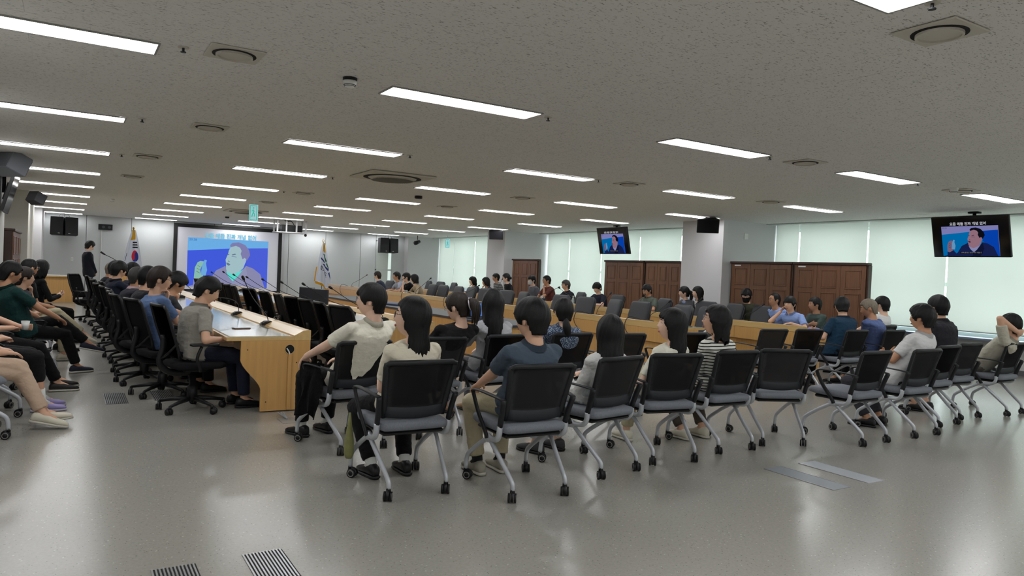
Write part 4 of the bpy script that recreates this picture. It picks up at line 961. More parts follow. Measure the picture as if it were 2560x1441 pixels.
for k, (u, v, hu, hv) in enumerate(((880, 715, 916, 689), (1492, 789, 1525, 736), (1625, 804, 1672, 756), (1300, 768, 1395, 720), (1150, 748, 1195, 716), (1040, 735, 1075, 698), (960, 727, 1010, 697))):
    b0 = on_z(u, v, zt); bx = 7.86; b0 = on_x(u, v, bx); h_ = on_x(hu, hv, 8.12)
    microphone('gooseneck microphone on the front right table, %s from %s' % (ORD[[6, 1, 0, 2, 3, 4, 5][k]], 'its near end'), (bx, b0.y, zt), -PI/2, [(0, -.01, .04), (0, .02, .14), ((b0.y-h_.y)*.55, .12, (h_.z-zt)*.62), ((b0.y-h_.y)*1.0, .26, h_.z-zt)])
    cable('black cable drooping over the front right table edge, %s from its near end' % ORD[[6, 1, 0, 2, 3, 4, 5][k]], [(bx-.06, b0.y, zt+.01), (bx-.16, b0.y+.12, .80), (7.57, b0.y+.2, .80), (7.545, b0.y+.22, .62), (7.56, b0.y-.05, .42)], .006)
for k, (u, v, hu, hv) in enumerate(((1860, 804, 1906, 764), (1715, 790, 1752, 749), (1610, 775, 1612, 738), (1455, 757, 1400, 722), (1240, 738, 1255, 700))):
    bx = 10.2; b0 = on_x(u, v, bx); h_ = on_x(hu, hv, 10.45)
    microphone('gooseneck microphone on the rear right table, %s from its near end' % ORD[k], (bx, b0.y, zt), -PI/2, [(0, -.01, .04), (0, .02, .14), ((b0.y-h_.y)*.55, .12, (h_.z-zt)*.62), ((b0.y-h_.y)*1.0, .25, h_.z-zt)])
# small things on tables
def at_table(u, v): return on_z(u, v, .727)
p = at_table(603, 822); t = thing('smartphone', 'smartphone lying on the near end of the left table', 'phone', (p.x, p.y, .727), .25)
b = bmesh.new(); box(b, -.085, .085, -.04, .04, 0, .009, bev=.003, seg=2); obj('phone_body', b, P('rose_phone', s(120, 90, 80), .3, .4), t)
b = bmesh.new(); box(b, -.080, .080, -.036, .036, .0091, .0099); obj('phone_screen', b, P('phone_glass', (.01, .01, .012), .08), t)
def laptop(x, y, rz, label, col=s(90, 130, 200), st=.7, z=.727):
    t = thing('laptop', label, 'laptop', (x, y, z), rz)
    b = bmesh.new(); box(b, -.17, .17, -.12, .12, 0, .016, bev=.004); obj('keyboard_base', b, m_darkgrey, t)
    R = Matrix.Translation((0, .12, .016)) @ Matrix.Rotation(-.30, 4, 'X')
    b = bmesh.new(); box(b, -.17, .17, 0, .012, 0, .23, bev=.004); bmesh.ops.transform(b, matrix=R, verts=b.verts); obj('lid', b, m_darkgrey, t)
    b = bmesh.new(); box(b, -.155, .155, -.0015, -.0002, .015, .215); bmesh.ops.transform(b, matrix=R, verts=b.verts); obj('lit_display', b, emis('laptop_%d' % int(col[2]*100), col, st), t)
p = on_x(1198, 797, 5.25); laptop(5.25, p.y, -.2, 'laptop with bright blue display behind the woman in the grey blouse')
p = on_x(1165, 800, 5.35); laptop(5.35, p.y-.1, .1, 'second laptop with blue display beside the woman with the hair claw')
def monitor(x, y, rz, label):
    t = thing('monitor', label, 'monitor', (x, y, .727), rz)
    b = bmesh.new(); box(b, -.21, .21, -.02, .02, .05, .30, bev=.008); obj('screen_case', b, P('monitor_black', s(34, 36, 44), .4), t)
    b = bmesh.new(); box(b, -.03, .03, .0, .04, .01, .12); box(b, -.11, .11, -.08, .1, 0, .012); obj('stand', b, m_black, t)
for (u, v, l) in ((771, 722, 'back of a black monitor on the inner table, left one'), (804, 724, 'back of a black monitor on the inner table, right one')):
    p = on_x(u, v, 3.60); monitor(3.58, p.y, 1.9, l)
p = on_x(975, 760, 5.3); b = bmesh.new(); box(b, -.16, .16, -.22, .22, 0, .03, bev=.004); o = tag(obj('folder', b, P('navy_folder', s(40, 56, 92), .6), None, False, (5.3, 12.8, .7255)), 'dark blue folder on the dark-topped desk', 'folder'); o.rotation_euler = (0, 0, .4)
b = bmesh.new(); box(b, -.15, .15, -.11, .11, 0, .004); o = tag(obj('paper_sheet', b, m_paper, None, False, (5.25, 12.0, .7255)), 'white sheet on the dark-topped desk', 'paper'); o.rotation_euler = (0, 0, .3)
p = on_x(1433, 741, 10.1)
t = thing('water_bottle', 'clear plastic water bottle on the rear table before the man in dark glasses', 'bottle', (10.1, p.y, .727))
b = bmesh.new(); skinrings(b, [ring(Vector((0, 0, z)), Vector((1, 0, 0)), Vector((0, 1, 0)), r, r, 14) for z, r in ((0, .030), (.01, .033), (.13, .033), (.165, .026), (.19, .012), (.21, .012))]); obj('bottle_body', b, P('clear_plastic', s(190, 205, 205), .1, alpha=.55), t, True)
b = bmesh.new(); tube(b, [(0, 0, .205), (0, 0, .225)], .015, 12); obj('cap', b, m_white, t)
b = bmesh.new(); tube(b, [(0, 0, .06), (0, 0, .11)], .0338, 14, cap=False); obj('paper_band', b, P('bottle_band', s(150, 160, 170), .6), t)
p = on_x(1016, 727, 7.95); t = thing('drinking_glass', 'clear drinking glass by the woman in the beige jacket', 'glass', (7.95, p.y, .727))
b = bmesh.new(); skinrings(b, [ring(Vector((0, 0, z)), Vector((1, 0, 0)), Vector((0, 1, 0)), r, r, 14) for z, r in ((0, .032), (.10, .038))]); obj('glass_body', b, MATS['clear_plastic'], t, True)
for n, (u, v, X) in enumerate(((1186, 776, 7.9), (1843, 783, 10.25))):
    p = on_x(u, v, X); b = bmesh.new(); box(b, -.11, .11, -.15, .15, 0, .006); o = tag(obj('paper_sheet', b, m_paper, None, False, (X, p.y, .727)), ['white paper on the front right table edge', 'white paper in front of the man with the black mask'][n], 'paper')
# ================================================================== people
def cloth(name, col, wr=1.0, rough=.85, stripes=None, pattern=None):
    n = 'cloth_'+name
    if n in MATS: return MATS[n]
    m = P(n, col, rough, bump=(9, .55*wr, .03, (1, 1, 1.6)), sheen=.04, spec=.2)
    nt = m.node_tree; b = nt.nodes['Principled BSDF']
    if stripes:      # (second colour, period along body height, fraction)
        tc = nt.nodes.new('ShaderNodeTexCoord'); sp = nt.nodes.new('ShaderNodeSeparateXYZ'); nt.links.new(tc.outputs['Object'], sp.inputs[0])
        no = nt.nodes.new('ShaderNodeTexNoise'); no.inputs['Scale'].default_value = 3; nt.links.new(tc.outputs['Object'], no.inputs['Vector'])
        ad = nt.nodes.new('ShaderNodeMath'); ad.operation = 'MULTIPLY_ADD'; ad.inputs[1].default_value = .03; nt.links.new(no.outputs[0], ad.inputs[0]); nt.links.new(sp.outputs[2], ad.inputs[2])
        dv = nt.nodes.new('ShaderNodeMath'); dv.operation = 'DIVIDE'; dv.inputs[1].default_value = stripes[1]; nt.links.new(ad.outputs[0], dv.inputs[0])
        fr = nt.nodes.new('ShaderNodeMath'); fr.operation = 'FRACT'; nt.links.new(dv.outputs[0], fr.inputs[0])
        lt = nt.nodes.new('ShaderNodeMath'); lt.operation = 'LESS_THAN'; lt.inputs[1].default_value = stripes[2]; nt.links.new(fr.outputs[0], lt.inputs[0])
        mx = nt.nodes.new('ShaderNodeMix'); mx.data_type = 'RGBA'; nt.links.new(lt.outputs[0], mx.inputs[0]); mx.inputs[6].default_value = (*col, 1); mx.inputs[7].default_value = (*stripes[0], 1)
        nt.links.new(mx.outputs[2], b.inputs['Base Color'])
    if pattern:      # (second colour, scale, threshold)
        tc = nt.nodes.new('ShaderNodeTexCoord'); v = nt.nodes.new('ShaderNodeTexVoronoi'); v.inputs['Scale'].default_value = pattern[1]; nt.links.new(tc.outputs['Object'], v.inputs['Vector'])
        lt = nt.nodes.new('ShaderNodeMath'); lt.operation = 'LESS_THAN'; lt.inputs[1].default_value = pattern[2]; nt.links.new(v.outputs['Distance'], lt.inputs[0])
        mx = nt.nodes.new('ShaderNodeMix'); mx.data_type = 'RGBA'; nt.links.new(lt.outputs[0], mx.inputs[0]); mx.inputs[6].default_value = (*col, 1); mx.inputs[7].default_value = (*pattern[0], 1)
        nt.links.new(mx.outputs[2], b.inputs['Base Color'])
    return m
def remeshed(name, bm, mat, parent, vox, smooth_it=3, wrinkle=0, seed=0, dec=1):
    me = bpy.data.meshes.new(name+'_raw'); bmesh.ops.recalc_face_normals(bm, faces=bm.faces); bm.to_mesh(me); bm.free()
    o = bpy.data.objects.new(name+'_raw', me); C.objects.link(o)
    r = o.modifiers.new('r', 'REMESH'); r.mode = 'VOXEL'; r.voxel_size = vox
    sm = o.modifiers.new('s', 'SMOOTH'); sm.factor = .5; sm.iterations = smooth_it
    if dec < 1: dm = o.modifiers.new('d', 'DECIMATE'); dm.ratio = dec
    dg = bpy.context.evaluated_depsgraph_get()
    m2 = bpy.data.meshes.new_from_object(o.evaluated_get(dg)); bpy.data.objects.remove(o); bpy.data.meshes.remove(me)
    m2.name = name
    if wrinkle:
        n = len(m2.vertices); co = np.empty(n*3); m2.vertices.foreach_get('co', co); co = co.reshape(-1, 3)
        no = np.empty(n*3); m2.vertices.foreach_get('normal', no); no = no.reshape(-1, 3)
        rs = np.random.RandomState(seed); d = np.zeros(n)
        for k in range(7):
            f = rs.normal(size=3)*np.array([14, 14, 22])*(1+.35*k*.3); ph = rs.uniform(0, 6.28); q = co@f + 2.2*np.sin(co@(rs.normal(size=3)*9)+ph)
            d += (1-np.abs(np.sin(q+ph)))**3*(1 if k % 2 else -.6)
        co = co + no*(d*wrinkle)[:, None]; m2.vertices.foreach_set('co', co.ravel())
    m2.materials.clear(); m2.materials.append(mat); m2.shade_smooth()
    q = bpy.data.objects.new(name, m2); C.objects.link(q); q.parent = parent; return q
def ik(a, c, l1, l2, pole):
    d = c-a; L = d.length
    if L > (l1+l2)*.995: c = a+d*((l1+l2)*.995/L); d = c-a; L = d.length
    if L < abs(l1-l2)+.03: L = abs(l1-l2)+.03
    u = d.normalized(); x = (l1*l1-l2*l2+L*L)/(2*L); h = math.sqrt(max(0, l1*l1-x*x)); p = pole-u*pole.dot(u); p.normalize()
    return a+u*x+p*h, c
def g2(x, z, cx, cz, sx, sz): return math.exp(-((x-cx)/sx)**2-((z-cz)/sz)**2)
def head_point(a, th, fem=0):
    """a: azimuth, 0 = face (+y); th: elevation. head-local metres, origin at head centre"""
    x0, y0, z0 = math.sin(a)*math.cos(th), math.cos(a)*math.cos(th), math.sin(th)
    rx, ry, rz = .0765, .094, .118
    x, y, z = x0*rx, y0*ry, z0*rz
    if z < 0:
        t = min(1, -z/.118); x *= 1-.36*t**1.4-.05*fem*t
        if y > 0: y *= 1+.06*t
        else: y *= 1-.42*t**1.2
    if y < 0: y *= 1.04
    if y0 > 0:
        F = max(0, y0)**1.2
        n = .020*g2(x, z, 0, -.026, .010, .011)+.010*g2(x, z, 0, -.004, .007, .022)
        lips = .006*g2(x, z, 0, -.062, .020, .012)-.003*g2(x, z, 0, -.062, .03, .003)
        brow = .004*(g2(x, z, .028, .028, .022, .009)+g2(x, z, -.028, .028, .022, .009))
        eye = -.008*(g2(x, z, .031, .008, .017, .012)+g2(x, z, -.031, .008, .017, .012))
        chin = .007*g2(x, z, 0, -.100, .022, .016); cheek = .003*(g2(x, z, .045, -.03, .02, .02)+g2(x, z, -.045, -.03, .02, .02))
        y += F*(n+lips+brow+eye+chin+cheek)
    return Vector((x, y, z))
def head_bm(bm, T, fem=0):
    nu, nv = 44, 34; R = []
    for j in range(nv+1):
        th = -PI/2+PI*(j+.03)/(nv+.06); R.append([T @ head_point(2*PI*k/nu, th, fem) for k in range(nu)])
    skinrings(bm, R)
    for sx in (-1, 1):
        M3 = T.to_3x3() @ Matrix.Rotation(sx*.35, 3, 'Z') @ Matrix.Rotation(-.12, 3, 'X')
        ellipsoid(bm, T @ Vector((sx*.080, -.012, -.006)), (.009, .019, .032), M3, 10, 8)
def hair(kind, T, mat, parent, seed=0, fem=0, zb=None, fringe=.055, side=None, thick=.014, curly=0, extra=None):
    """sliced shell round the skull; long styles hang below it"""
    rs = random.Random(seed); short = kind == 'short'
    zb = zb if zb is not None else (-.088 if short else -.16)
    nth = 56; nz = 22 if short else 30; top = .118+thick*.95
    ph = [rs.uniform(0, 6.28) for _ in range(6)]
    def hairline(a):        # a: 0 front .. pi back
        a = abs(a)
        if short:
            if a < .75: return fringe+.006*math.sin(a*9+ph[0])
            if a < 1.15: return fringe+(a-.75)/.40*(-.01-fringe)
            if a < 1.45: return -.018
            if a < 1.75: return .012
            if a < 2.1: return .012+(a-1.75)/.35*(zb+.02-.012)
            return zb+.004*math.sin(a*13)
        if a < .62: return fringe+.004*math.sin(a*11+ph[0])
        if a < (side or 1.2): return fringe+(a-.62)/((side or 1.2)-.62)*(-.03-fringe)
        if a < (side or 1.2)+.22: return -.03+(a-(side or 1.2))/.22*(zb+.03)
        return zb+.012*math.sin(a*7+ph[1])
    R = []
    for j in range(nz+1):
        f = j/nz; z = top-(top-zb)*(1-math.cos(f*PI/2)) if f < .5 else None
        if z is None:
            zm = top-(top-zb)*(1-math.cos(PI/4)); z = zm+(zb-zm)*((f-.5)/.5)
        row = []
        for k in range(nth):
            a = 2*PI*k/nth; aa = a if a <= PI else a-2*PI
            # skull radius at this height
            q = (max(0, 1-(z/(top*1.002))**2.3))**.5 if z > 0 else 1
            rx, ry = (.0765+thick)*q, (.094+thick+.002)*q
            if z < 0:
                t = min(1, -z/.118)
                if short: rx *= 1-.30*t; ry *= (1-.30*t)
                else:
                    rx *= 1-.10*t+(.10*min(1, max(0, -z-.10)/.25) if kind != 'bob' else (.04-.22*max(0, t-.7))); ry *= 1-.06*t
            j_ = 1+.026*math.sin(aa*7+ph[2]+z*22)+.020*math.sin(aa*19+ph[3]+z*48)+.012*math.sin(aa*31+ph[0]-z*60)+(curly*math.sin(aa*8+ph[4]+z*90)*math.sin(z*75+aa*5+ph[5]))
            if not short and z < .02: w__ = min(1, (.02-z)/.15); j_ *= 1+w__*(.030*math.sin(aa*15+ph[0])+.022*math.sin(aa*27+ph[4])+.02*math.sin(aa*6+ph[1]+z*18))
            cy = -.004 if z > -.05 else -.004-.25*min(.10, -.05-z)
            hl = hairline(aa)
            if z >= hl: r = 1.0*j_
            elif z >= hl-.012: r = .93
            else: r = (.62 if z > -.02 else .36) if z > -.12 else .45
            x = math.sin(aa)*rx*r; y = math.cos(aa)*ry*r+cy
            if z < -.10 and math.cos(aa) > .1 and not short: y = min(y, -.005)
            zz_ = z+(0 if short else .022*max(0, (j/nz-.6)/.4)*math.sin(aa*9+ph[5])+.012*max(0, (j/nz-.7)/.3)*math.sin(aa*21+ph[0]))
            row.append(T @ Vector((x, y, zz_)))
        R.append(row)
    bm = bmesh.new(); skinrings(bm, R)
    if extra: extra(bm)
    return obj('hair', bm, mat, parent, True)
def hand_bm(bm, w_, fdir, pdir, side, curl=.5, sc=1.0, splay=1.0):
    """w_: wrist, fdir: finger direction, pdir: palm normal, side +1/-1 thumb side handed"""
    f = fdir.normalized(); p = (pdir-f*pdir.dot(f)).normalized(); t = f.cross(p)*side
    c = w_+f*.045*sc
    R = []
    for q, hw, th in ((-.012, .024, .018), (.02, .032, .016), (.06, .040, .014), (.088, .038, .011), (.094, .030, .008)):
        R.append(ring(w_+f*q*sc, t, p, hw*sc, th*sc, 12, .75))
    skinrings(bm, R)
    for k, (off, L) in enumerate(((.029, .066), (.010, .074), (-.010, .069), (-.029, .055))):
        b0 = w_+f*.080*sc+t*off*sc; d = (f+t*(off*3*splay)).normalized(); seg = L*sc/2.3
        a1 = curl*.7; a2 = curl*1.7
        d1 = d*math.cos(a1)+p*math.sin(a1); d2 = d*math.cos(a2)+p*math.sin(a2)
        p1 = b0+d1*seg*1.2; p2 = p1+d2*seg*1.1
        capsule(bm, b0, p1, .0092*sc, .0085*sc, 8); capsule(bm, p1, p2, .0085*sc, .0072*sc, 8)
    b0 = w_+f*.022*sc+t*.026*sc; d = (f*.75+t*.7+p*.35).normalized(); p1 = b0+d*.042*sc; p2 = p1+(f*.95+t*.15+p*.4*curl).normalized()*.030*sc
    capsule(bm, b0, p1, .012*sc, .0098*sc, 8); capsule(bm, p1, p2, .0098*sc, .008*sc, 8)
def shoe(parent, ank, fwd, col, sole, low=True):
    f = fwd.normalized(); f.z = f.z; up = Vector((0, 0, 1)); sd = f.cross(up).normalized(); up = sd.cross(f).normalized()
    h = ank-up*.075
    b = bmesh.new(); R = []
    for q, w_, hh in ((-.075, .022, .045), (-.06, .033, .075), (-.02, .037, .085), (.04, .041, .070), (.10, .046, .050), (.15, .044, .040), (.185, .030, .028), (.195, .015, .018)):
        R.append(ring(h+f*q+up*(hh/2+.008), sd, up, w_, hh/2, 12, .8))
    skinrings(b, R); s_ = obj('shoe', b, col, parent, True)
    b = bmesh.new(); R = []
    for q, w_ in ((-.082, .018), (-.065, .036), (-.02, .039), (.04, .041), (.10, .048), (.155, .046), (.19, .030), (.201, .014)):
        R.append(ring(h+f*q+up*.004, sd, up, w_, .011, 12, .6))
    skinrings(b, R); obj('sole', b, sole, s_, True)
ALLP = []
def person(label, W, hip, body, face, skin=m_skin, hairk=('short', {}), hcol=m_hair, top=None, sleeve='short', legs='normal', pants=None, arms=('thigh', 'thigh'), fem=0, vox=.010, pitch=0, roll_=0,
           glasses=None, mask=None, shoes=(m_black, m_black), shorts=False, collar=None, stand=False, neckc=0, build=1.0, feet=None, seat=.475, socks=None, group=None, extras=None, open_=None, headsc=1.07):
    """W: head-top in the world; hip: (x, y) of the seat; body / face: facing angles in degrees right of +y"""
    t = thing('person', label, 'person', (hip[0], hip[1], 0), -D(body)); t['group'] = group or 'people seated in the hall'
    Ri = Matrix.Rotation(D(body), 3, 'Z')
    HT = Ri @ Vector((W.x-hip[0], W.y-hip[1], 0)); HT.z = W.z
    fy = D(face-body)            # head yaw inside the body frame, + to the right
    lean = Vector((HT.x, HT.y, 0))
    TH = Matrix.Rotation(-fy, 4, 'Z') @ Matrix.Rotation(D(pitch), 4, 'X') @ Matrix.Rotation(D(roll_), 4, 'Y')
    hc = HT-(TH.to_3x3() @ Vector((0, 0, .137*headsc)))
    T = Matrix.Translation(hc) @ TH @ Matrix.Scale(headsc, 4)
    pz = (.93 if stand else seat+.075); pel = Vector((0, .0, pz))
    nb = hc+TH.to_3x3() @ Vector((0, -.030, -.075)); nb = Vector((nb.x, nb.y-.012, nb.z-.078))
    up = (nb-pel).normalized(); L = (nb-pel).length
    bow = Vector((0, -.022 if not stand else -.01, 0))
    def sp(q): return pel.lerp(nb, q)+bow*(4*q*(1-q))*.8
    wS = (.187 if not fem else .165)*build; wC = (.165 if not fem else .142)*build; wW = (.145 if not fem else .118)*build; wH = (.170 if not fem else .172)*build
    dC = (.120 if not fem else .108)*build; dW = (.115 if not fem else .092)*build
    X = Vector((1, 0, 0)); Y = Vector((0, 1, 0))
    tw = D(max(-22, min(22, (face-body)*.25))); X = Matrix.Rotation(-tw*.6, 3, 'Z') @ X; 
    shl = {s_: nb-up*.062+X*(s_*wS*.93) for s_ in (-1, 1)}
    def torso(bm, g=0.0, q0=-.12, top_cap=True):
        R = []
        for q, w_, d_, pw in ((-.16, wH*.80, .10, .9), (-.10, wH, .125, .85), (.05, wH*1.0, .125, .85), (.25, wW, dW, .85), (.42, wW*1.04, dW*1.0, .85), (.60, wC, dC, .8), (.76, wC*1.03, dC*.98, .75), (.84, wS*1.0, dC*.90, .8), (.90, wS*.90, dC*.74, .85), (.945, wS*.66, .074, .9), (.985, .084, .064, 1)):
            c = sp(q); y_ = (Y-up*up.dot(Y)).normalized(); R.append(ring(c, X, y_, w_+g, d_+g, 20, pw))
        skinrings(bm, R)
        for s_ in (-1, 1): ellipsoid(bm, shl[s_]-up*.006-X*(s_*.012), (.050*build+g*.6, .056+g*.6, .050+g*.6), None, 12, 8)
    # arms
    AR = {}
    for i, s_ in enumerate((-1, 1)):
        m = arms[i]; sh = shl[s_]-up*.005; fl = Vector((s_*.25, -.4, -.8)); curl = .5; fd = None; pd = Vector((0, 0, -1))
        if isinstance(m, tuple): wr = Vector(m[0]); fl = Vector(m[1]) if len(m) > 1 else fl; fd = Vector(m[2]) if len(m) > 2 else None; pd = Vector(m[3]) if len(m) > 3 else pd; curl = m[4] if len(m) > 4 else .5
        elif m == 'thigh': wr = Vector((s_*.15, .30, seat+.17))
        elif m == 'lap': wr = Vector((s_*.085, .20, seat+.19)); fd = Vector((-s_*.9, .5, -.1))
        elif m == 'cross': wr = Vector((-s_*.06, sp(.5).y+.20, sp(.5).z)); fl = Vector((s_*1, -.2, -.6)); fd = Vector((-s_*1, .1, .05)); pd = Vector((0, -1, 0))
        elif m == 'rest': wr = Vector((s_*.27, .12, .70)); fl = Vector((s_*.6, -.6, -.4))
        elif m == 'desk': wr = Vector((s_*.14, .42, .765)); fl = Vector((s_*.9, -.1, -.6)); fd = Vector((-s_*.5, .9, -.05)); curl = .35
        elif m == 'chin': wr = T @ Vector((s_*.035, .075, -.19)); fl = Vector((s_*.5, .3, -1)); fd = (T @ Vector((s_*.0, .085, -.085)))-wr; pd = Vector((0, -1, .2)); curl = 1.3
        elif m == 'cheek': wr = T @ Vector((s_*.13, .04, -.13)); fl = Vector((s_*.6, .3, -1)); fd = (T @ Vector((s_*.085, .03, -.02)))-wr; pd = Vector((-s_, -.2, 0)); curl = .8
        elif m == 'behind': wr = T @ Vector((s_*.09, -.10, -.055)); fl = Vector((s_*.75, 1.0, .15)); fd = Vector((-s_*1, -.35, 0)); fd = TH.to_3x3() @ fd; pd = TH.to_3x3() @ Vector((0, 1, 0)); curl = .35
        elif m == 'phone': wr = Vector((s_*.07, .30, seat+.28)); fl = Vector((s_*.8, -.5, -.7)); fd = Vector((-s_*.4, .7, .35)); pd = Vector((-s_*.4, -.2, 1)); curl = 1.0
        elif m == 'hang': wr = Vector((s_*.05, .16, pz+.02)); fl = Vector((s_*.8, -.4, 0)); fd = Vector((-s_*.7, .2, -.6)); pd = Vector((0, -1, 0))
        el, wr = ik(sh, wr, .285, .25, fl)
        if fd is None: fd = (wr-el).normalized()+Vector((0, .2, -.15))
        AR[s_] = (sh, el, wr, fd, pd, curl)
    # legs
    LG = {}; hp = {s_: pel+Vector((s_*.092, .0, -.005)) for s_ in (-1, 1)}
    for i, s_ in enumerate((-1, 1)):
        fl = Vector((s_*.12, .5, 1)); ft = Vector((s_*.08, 1, -.02))
        if stand: an = Vector((s_*.10, 0, .085)); fl = Vector((0, 1, 0))
        elif feet: an = Vector(feet[i][0]); ft = Vector(feet[i][1]) if len(feet[i]) > 1 else ft
        elif legs == 'normal': an = Vector((s_*.12, .46, .085))
        elif legs == 'tuck': an = Vector((s_*.12, .20, .085))
        elif legs == 'ext': an = Vector((s_*.10, .66, .085))
        elif legs == 'cross': an = Vector((.10, .46, .085)) if s_ == 1 else Vector((.20, .66, .36)); ft = ft if s_ == 1 else Vector((.3, 1, -.35))
        elif legs == 'ankles': an = Vector((-s_*.05, .50+.05*s_, .095)); ft = Vector((-s_*.5, 1, -.1))
        if legs == 'cross' and s_ == -1 and not feet: fl = Vector((.4, .4, 1))
        kn, an = ik(hp[s_], an, .43, .42, fl); LG[s_] = (hp[s_], kn, an, ft)
    # ---- body: one continuous skin surface
    bm = bmesh.new(); head_bm(bm, T, fem)
    capsule(bm, hc+TH.to_3x3() @ Vector((0, -.022, -.06)), nb+Vector((0, .0, -.015)), .056 if not fem else .046, .062 if not fem else .052, 16)
    torso(bm, -.016)
    for s_ in (-1, 1):
        sh, el, wr, fd, pd, curl = AR[s_]; k = 1.0 if not fem else .84
        capsule(bm, sh, el, .047*k, .038*k); capsule(bm, el, wr, .040*k, .026*k)
        hand_bm(bm, wr, fd, pd, s_, curl, .95 if not fem else .86)
        h_, kn, an, ft = LG[s_]; capsule(bm, h_, kn, .070, .050); capsule(bm, kn, an, .050, .034); capsule(bm, an, an+ft.normalized()*.08-Vector((0, 0, .035)), .034, .028)
    remeshed('body', bm, skin, t, vox, 2, dec=.42)
    # ---- top
    top = top or cloth('white', s(220, 220, 215))
    bm = bmesh.new(); torso(bm, .010)
    for s_ in (-1, 1):
        sh, el, wr, fd, pd, curl = AR[s_]; k = 1.0 if not fem else .86
        if sleeve == 'none': continue
        en = sh.lerp(el, {'short': .74, 'half': 1.0, 'long': 1, 'cap': .45}[sleeve])
        u = (en-sh).normalized(); v = Vector((0, 0, 1)) if abs(u.z) < .9 else Vector((1, 0, 0)); v = (v-u*v.dot(u)).normalized(); w_ = u.cross(v)
        rr_ = .061*k if sleeve != 'long' else .056*k
        ellipsoid(bm, sh, (.058*k, .060*k, .056*k), None, 12, 8)
        skinrings(bm, [ring(sh-u*.01, v, w_, rr_*.86, rr_*.86, 14), ring(sh.lerp(en, .5), v, w_, rr_*.99, rr_*.99, 14), ring(en, v, w_, rr_*(.95 if sleeve != 'long' else .82), rr_*(.95 if sleeve != 'long' else .82), 14)])
        if sleeve == 'long' or sleeve == 'half':
            en2 = el.lerp(wr, .93 if sleeve == 'long' else .25); capsule(bm, el, en2, .050*k, .040*k)
    top_o = remeshed('top', bm, top, t, vox, 3, .0022 if vox < .011 else .0018, sum(map(ord, label)) % 1000, dec=.6)
    if collar:
        # folded polo collar round the neck
        b = bmesh.new(); n_ = 22; A = []; cc = nb+Vector((0, .0, .0)); y_ = (Y-up*up.dot(Y)).normalized()
        for k in range(n_+1):
            a = -PI*1.5+.22+(2*PI-.44)*k/n_; d = X*math.cos(a)+y_*math.sin(a)*(-1)
            d = X*math.sin(.22+(2*PI-.44)*k/n_)+y_*math.cos(.22+(2*PI-.44)*k/n_)
            A.append((cc+d*.060+up*.016, cc+d*.071+up*.018, cc+d*.093-up*.016))
        V = [[b.verts.new(p) for p in q] for q in A]
        for k in range(n_):
            for j in range(2): b.faces.new((V[k][j], V[k][j+1], V[k+1][j+1], V[k+1][j]))
        bmesh.ops.solidify(b, geom=b.faces[:], thickness=.005); obj('collar', b, collar if not isinstance(collar, bool) else top, t, True)
    # ---- trousers
    pants = pants or cloth('black', s(14, 14, 17)); bm = bmesh.new()
    R = []
    for q, w_, d_ in ((-.17, wH*.8, .10), (-.10, wH*1.02, .135), (.03, wH*1.0, .130), (.09, wH*.93, .114)): R.append(ring(sp(q), X, (Y-up*up.dot(Y)).normalized(), w_+.004, d_+.004, 18, .85))
    skinrings(bm, R)
    for s_ in (-1, 1):
        h_, kn, an, ft = LG[s_]; capsule(bm, h_-Vector((0, .02, 0)), kn, .088 if not fem else .086, .066)
        if not shorts:
            en = kn.lerp(an, shorts if shorts else .90); u = (en-kn).normalized(); v = Vector((1, 0, 0)); v = (v-u*v.dot(u)).normalized(); w_ = u.cross(v)
            skinrings(bm, [ring(kn-u*.01, v, w_, .064, .064, 12), ring(kn.lerp(en, .5), v, w_, .062, .062, 12), ring(en, v, w_, .056, .056, 12)])
        elif shorts is not True:
            en = kn.lerp(an, shorts); capsule(bm, kn, en, .064, .058)
    remeshed('trousers', bm, pants, t, max(vox, .012), 3, .002, 5, dec=.7)
    for i, s_ in enumerate((-1, 1)):
        h_, kn, an, ft = LG[s_]
        if socks:
            b = bmesh.new(); tube(b, [kn.lerp(an, .70), kn.lerp(an, .97), an+ft.normalized()*.05-Vector((0, 0, .03))], [.042, .038, .036], 12); obj('sock', b, socks, t, True)
        if not stand: shoe(t, an, ft, *shoes)
        else: shoe(t, an, Vector((s_*.15, 1, 0)), *shoes)
    # ---- hair and face
    kind, kw = hairk; kw = dict(kw); tail = kw.pop('tail', None)
    ex = None
    if tail == 'pony':
        def ex(b): tube(b, smoothpath([T @ Vector(p) for p in ((0, -.10, .03), (0, -.135, .01), (0, -.15, -.06), (.01, -.14, -.15), (.0, -.12, -.22))], 3), [.018, .03, .034, .036, .038, .038, .038, .036, .034, .03, .026, .018, .006], 12)
    elif tail == 'low':
        def ex(b): tube(b, smoothpath([T @ Vector(p) for p in ((0, -.085, -.06), (0, -.11, -.11), (.01, -.115, -.17), (.025, -.11, -.235))], 3), [.016, .02, .03, .036, .04, .042, .040, .034, .026, .012], 12)
    elif tail == 'claw':
        def ex(b):
            for k_, (dx, L_) in enumerate(((-.02, .15), (.0, .19), (.02, .17), (.035, .13))): tube(b, smoothpath([T @ Vector(p) for p in ((dx*.5, -.10, .035), (dx, -.15, .03), (dx*1.6, -.165, -.04), (dx*1.8, -.14, -.04-L_*.7))], 3), [.02, .026, .028, .028, .026, .024, .02, .016, .01, .005], 10)
    elif tail == 'bun':
        def ex(b): ellipsoid(b, T @ Vector((0, -.125, .0)), (.038, .034, .04))
    if kind != 'bald': hair(kind, T, hcol, t, sum(map(ord, label)) % 997, fem, extra=ex, **kw)
    if tail == 'claw':
        b = bmesh.new()
        for q in (-1, 1):
            tube(b, smoothpath([T @ Vector(p) for p in ((q*.015, -.125, .065), (q*.045, -.135, .03), (q*.04, -.135, -.01), (q*.015, -.13, -.035))], 3), .006, 6)
        obj('hair_claw', b, P('pearl_claw', s(200, 190, 200), .25), t, True)
    b = bmesh.new()
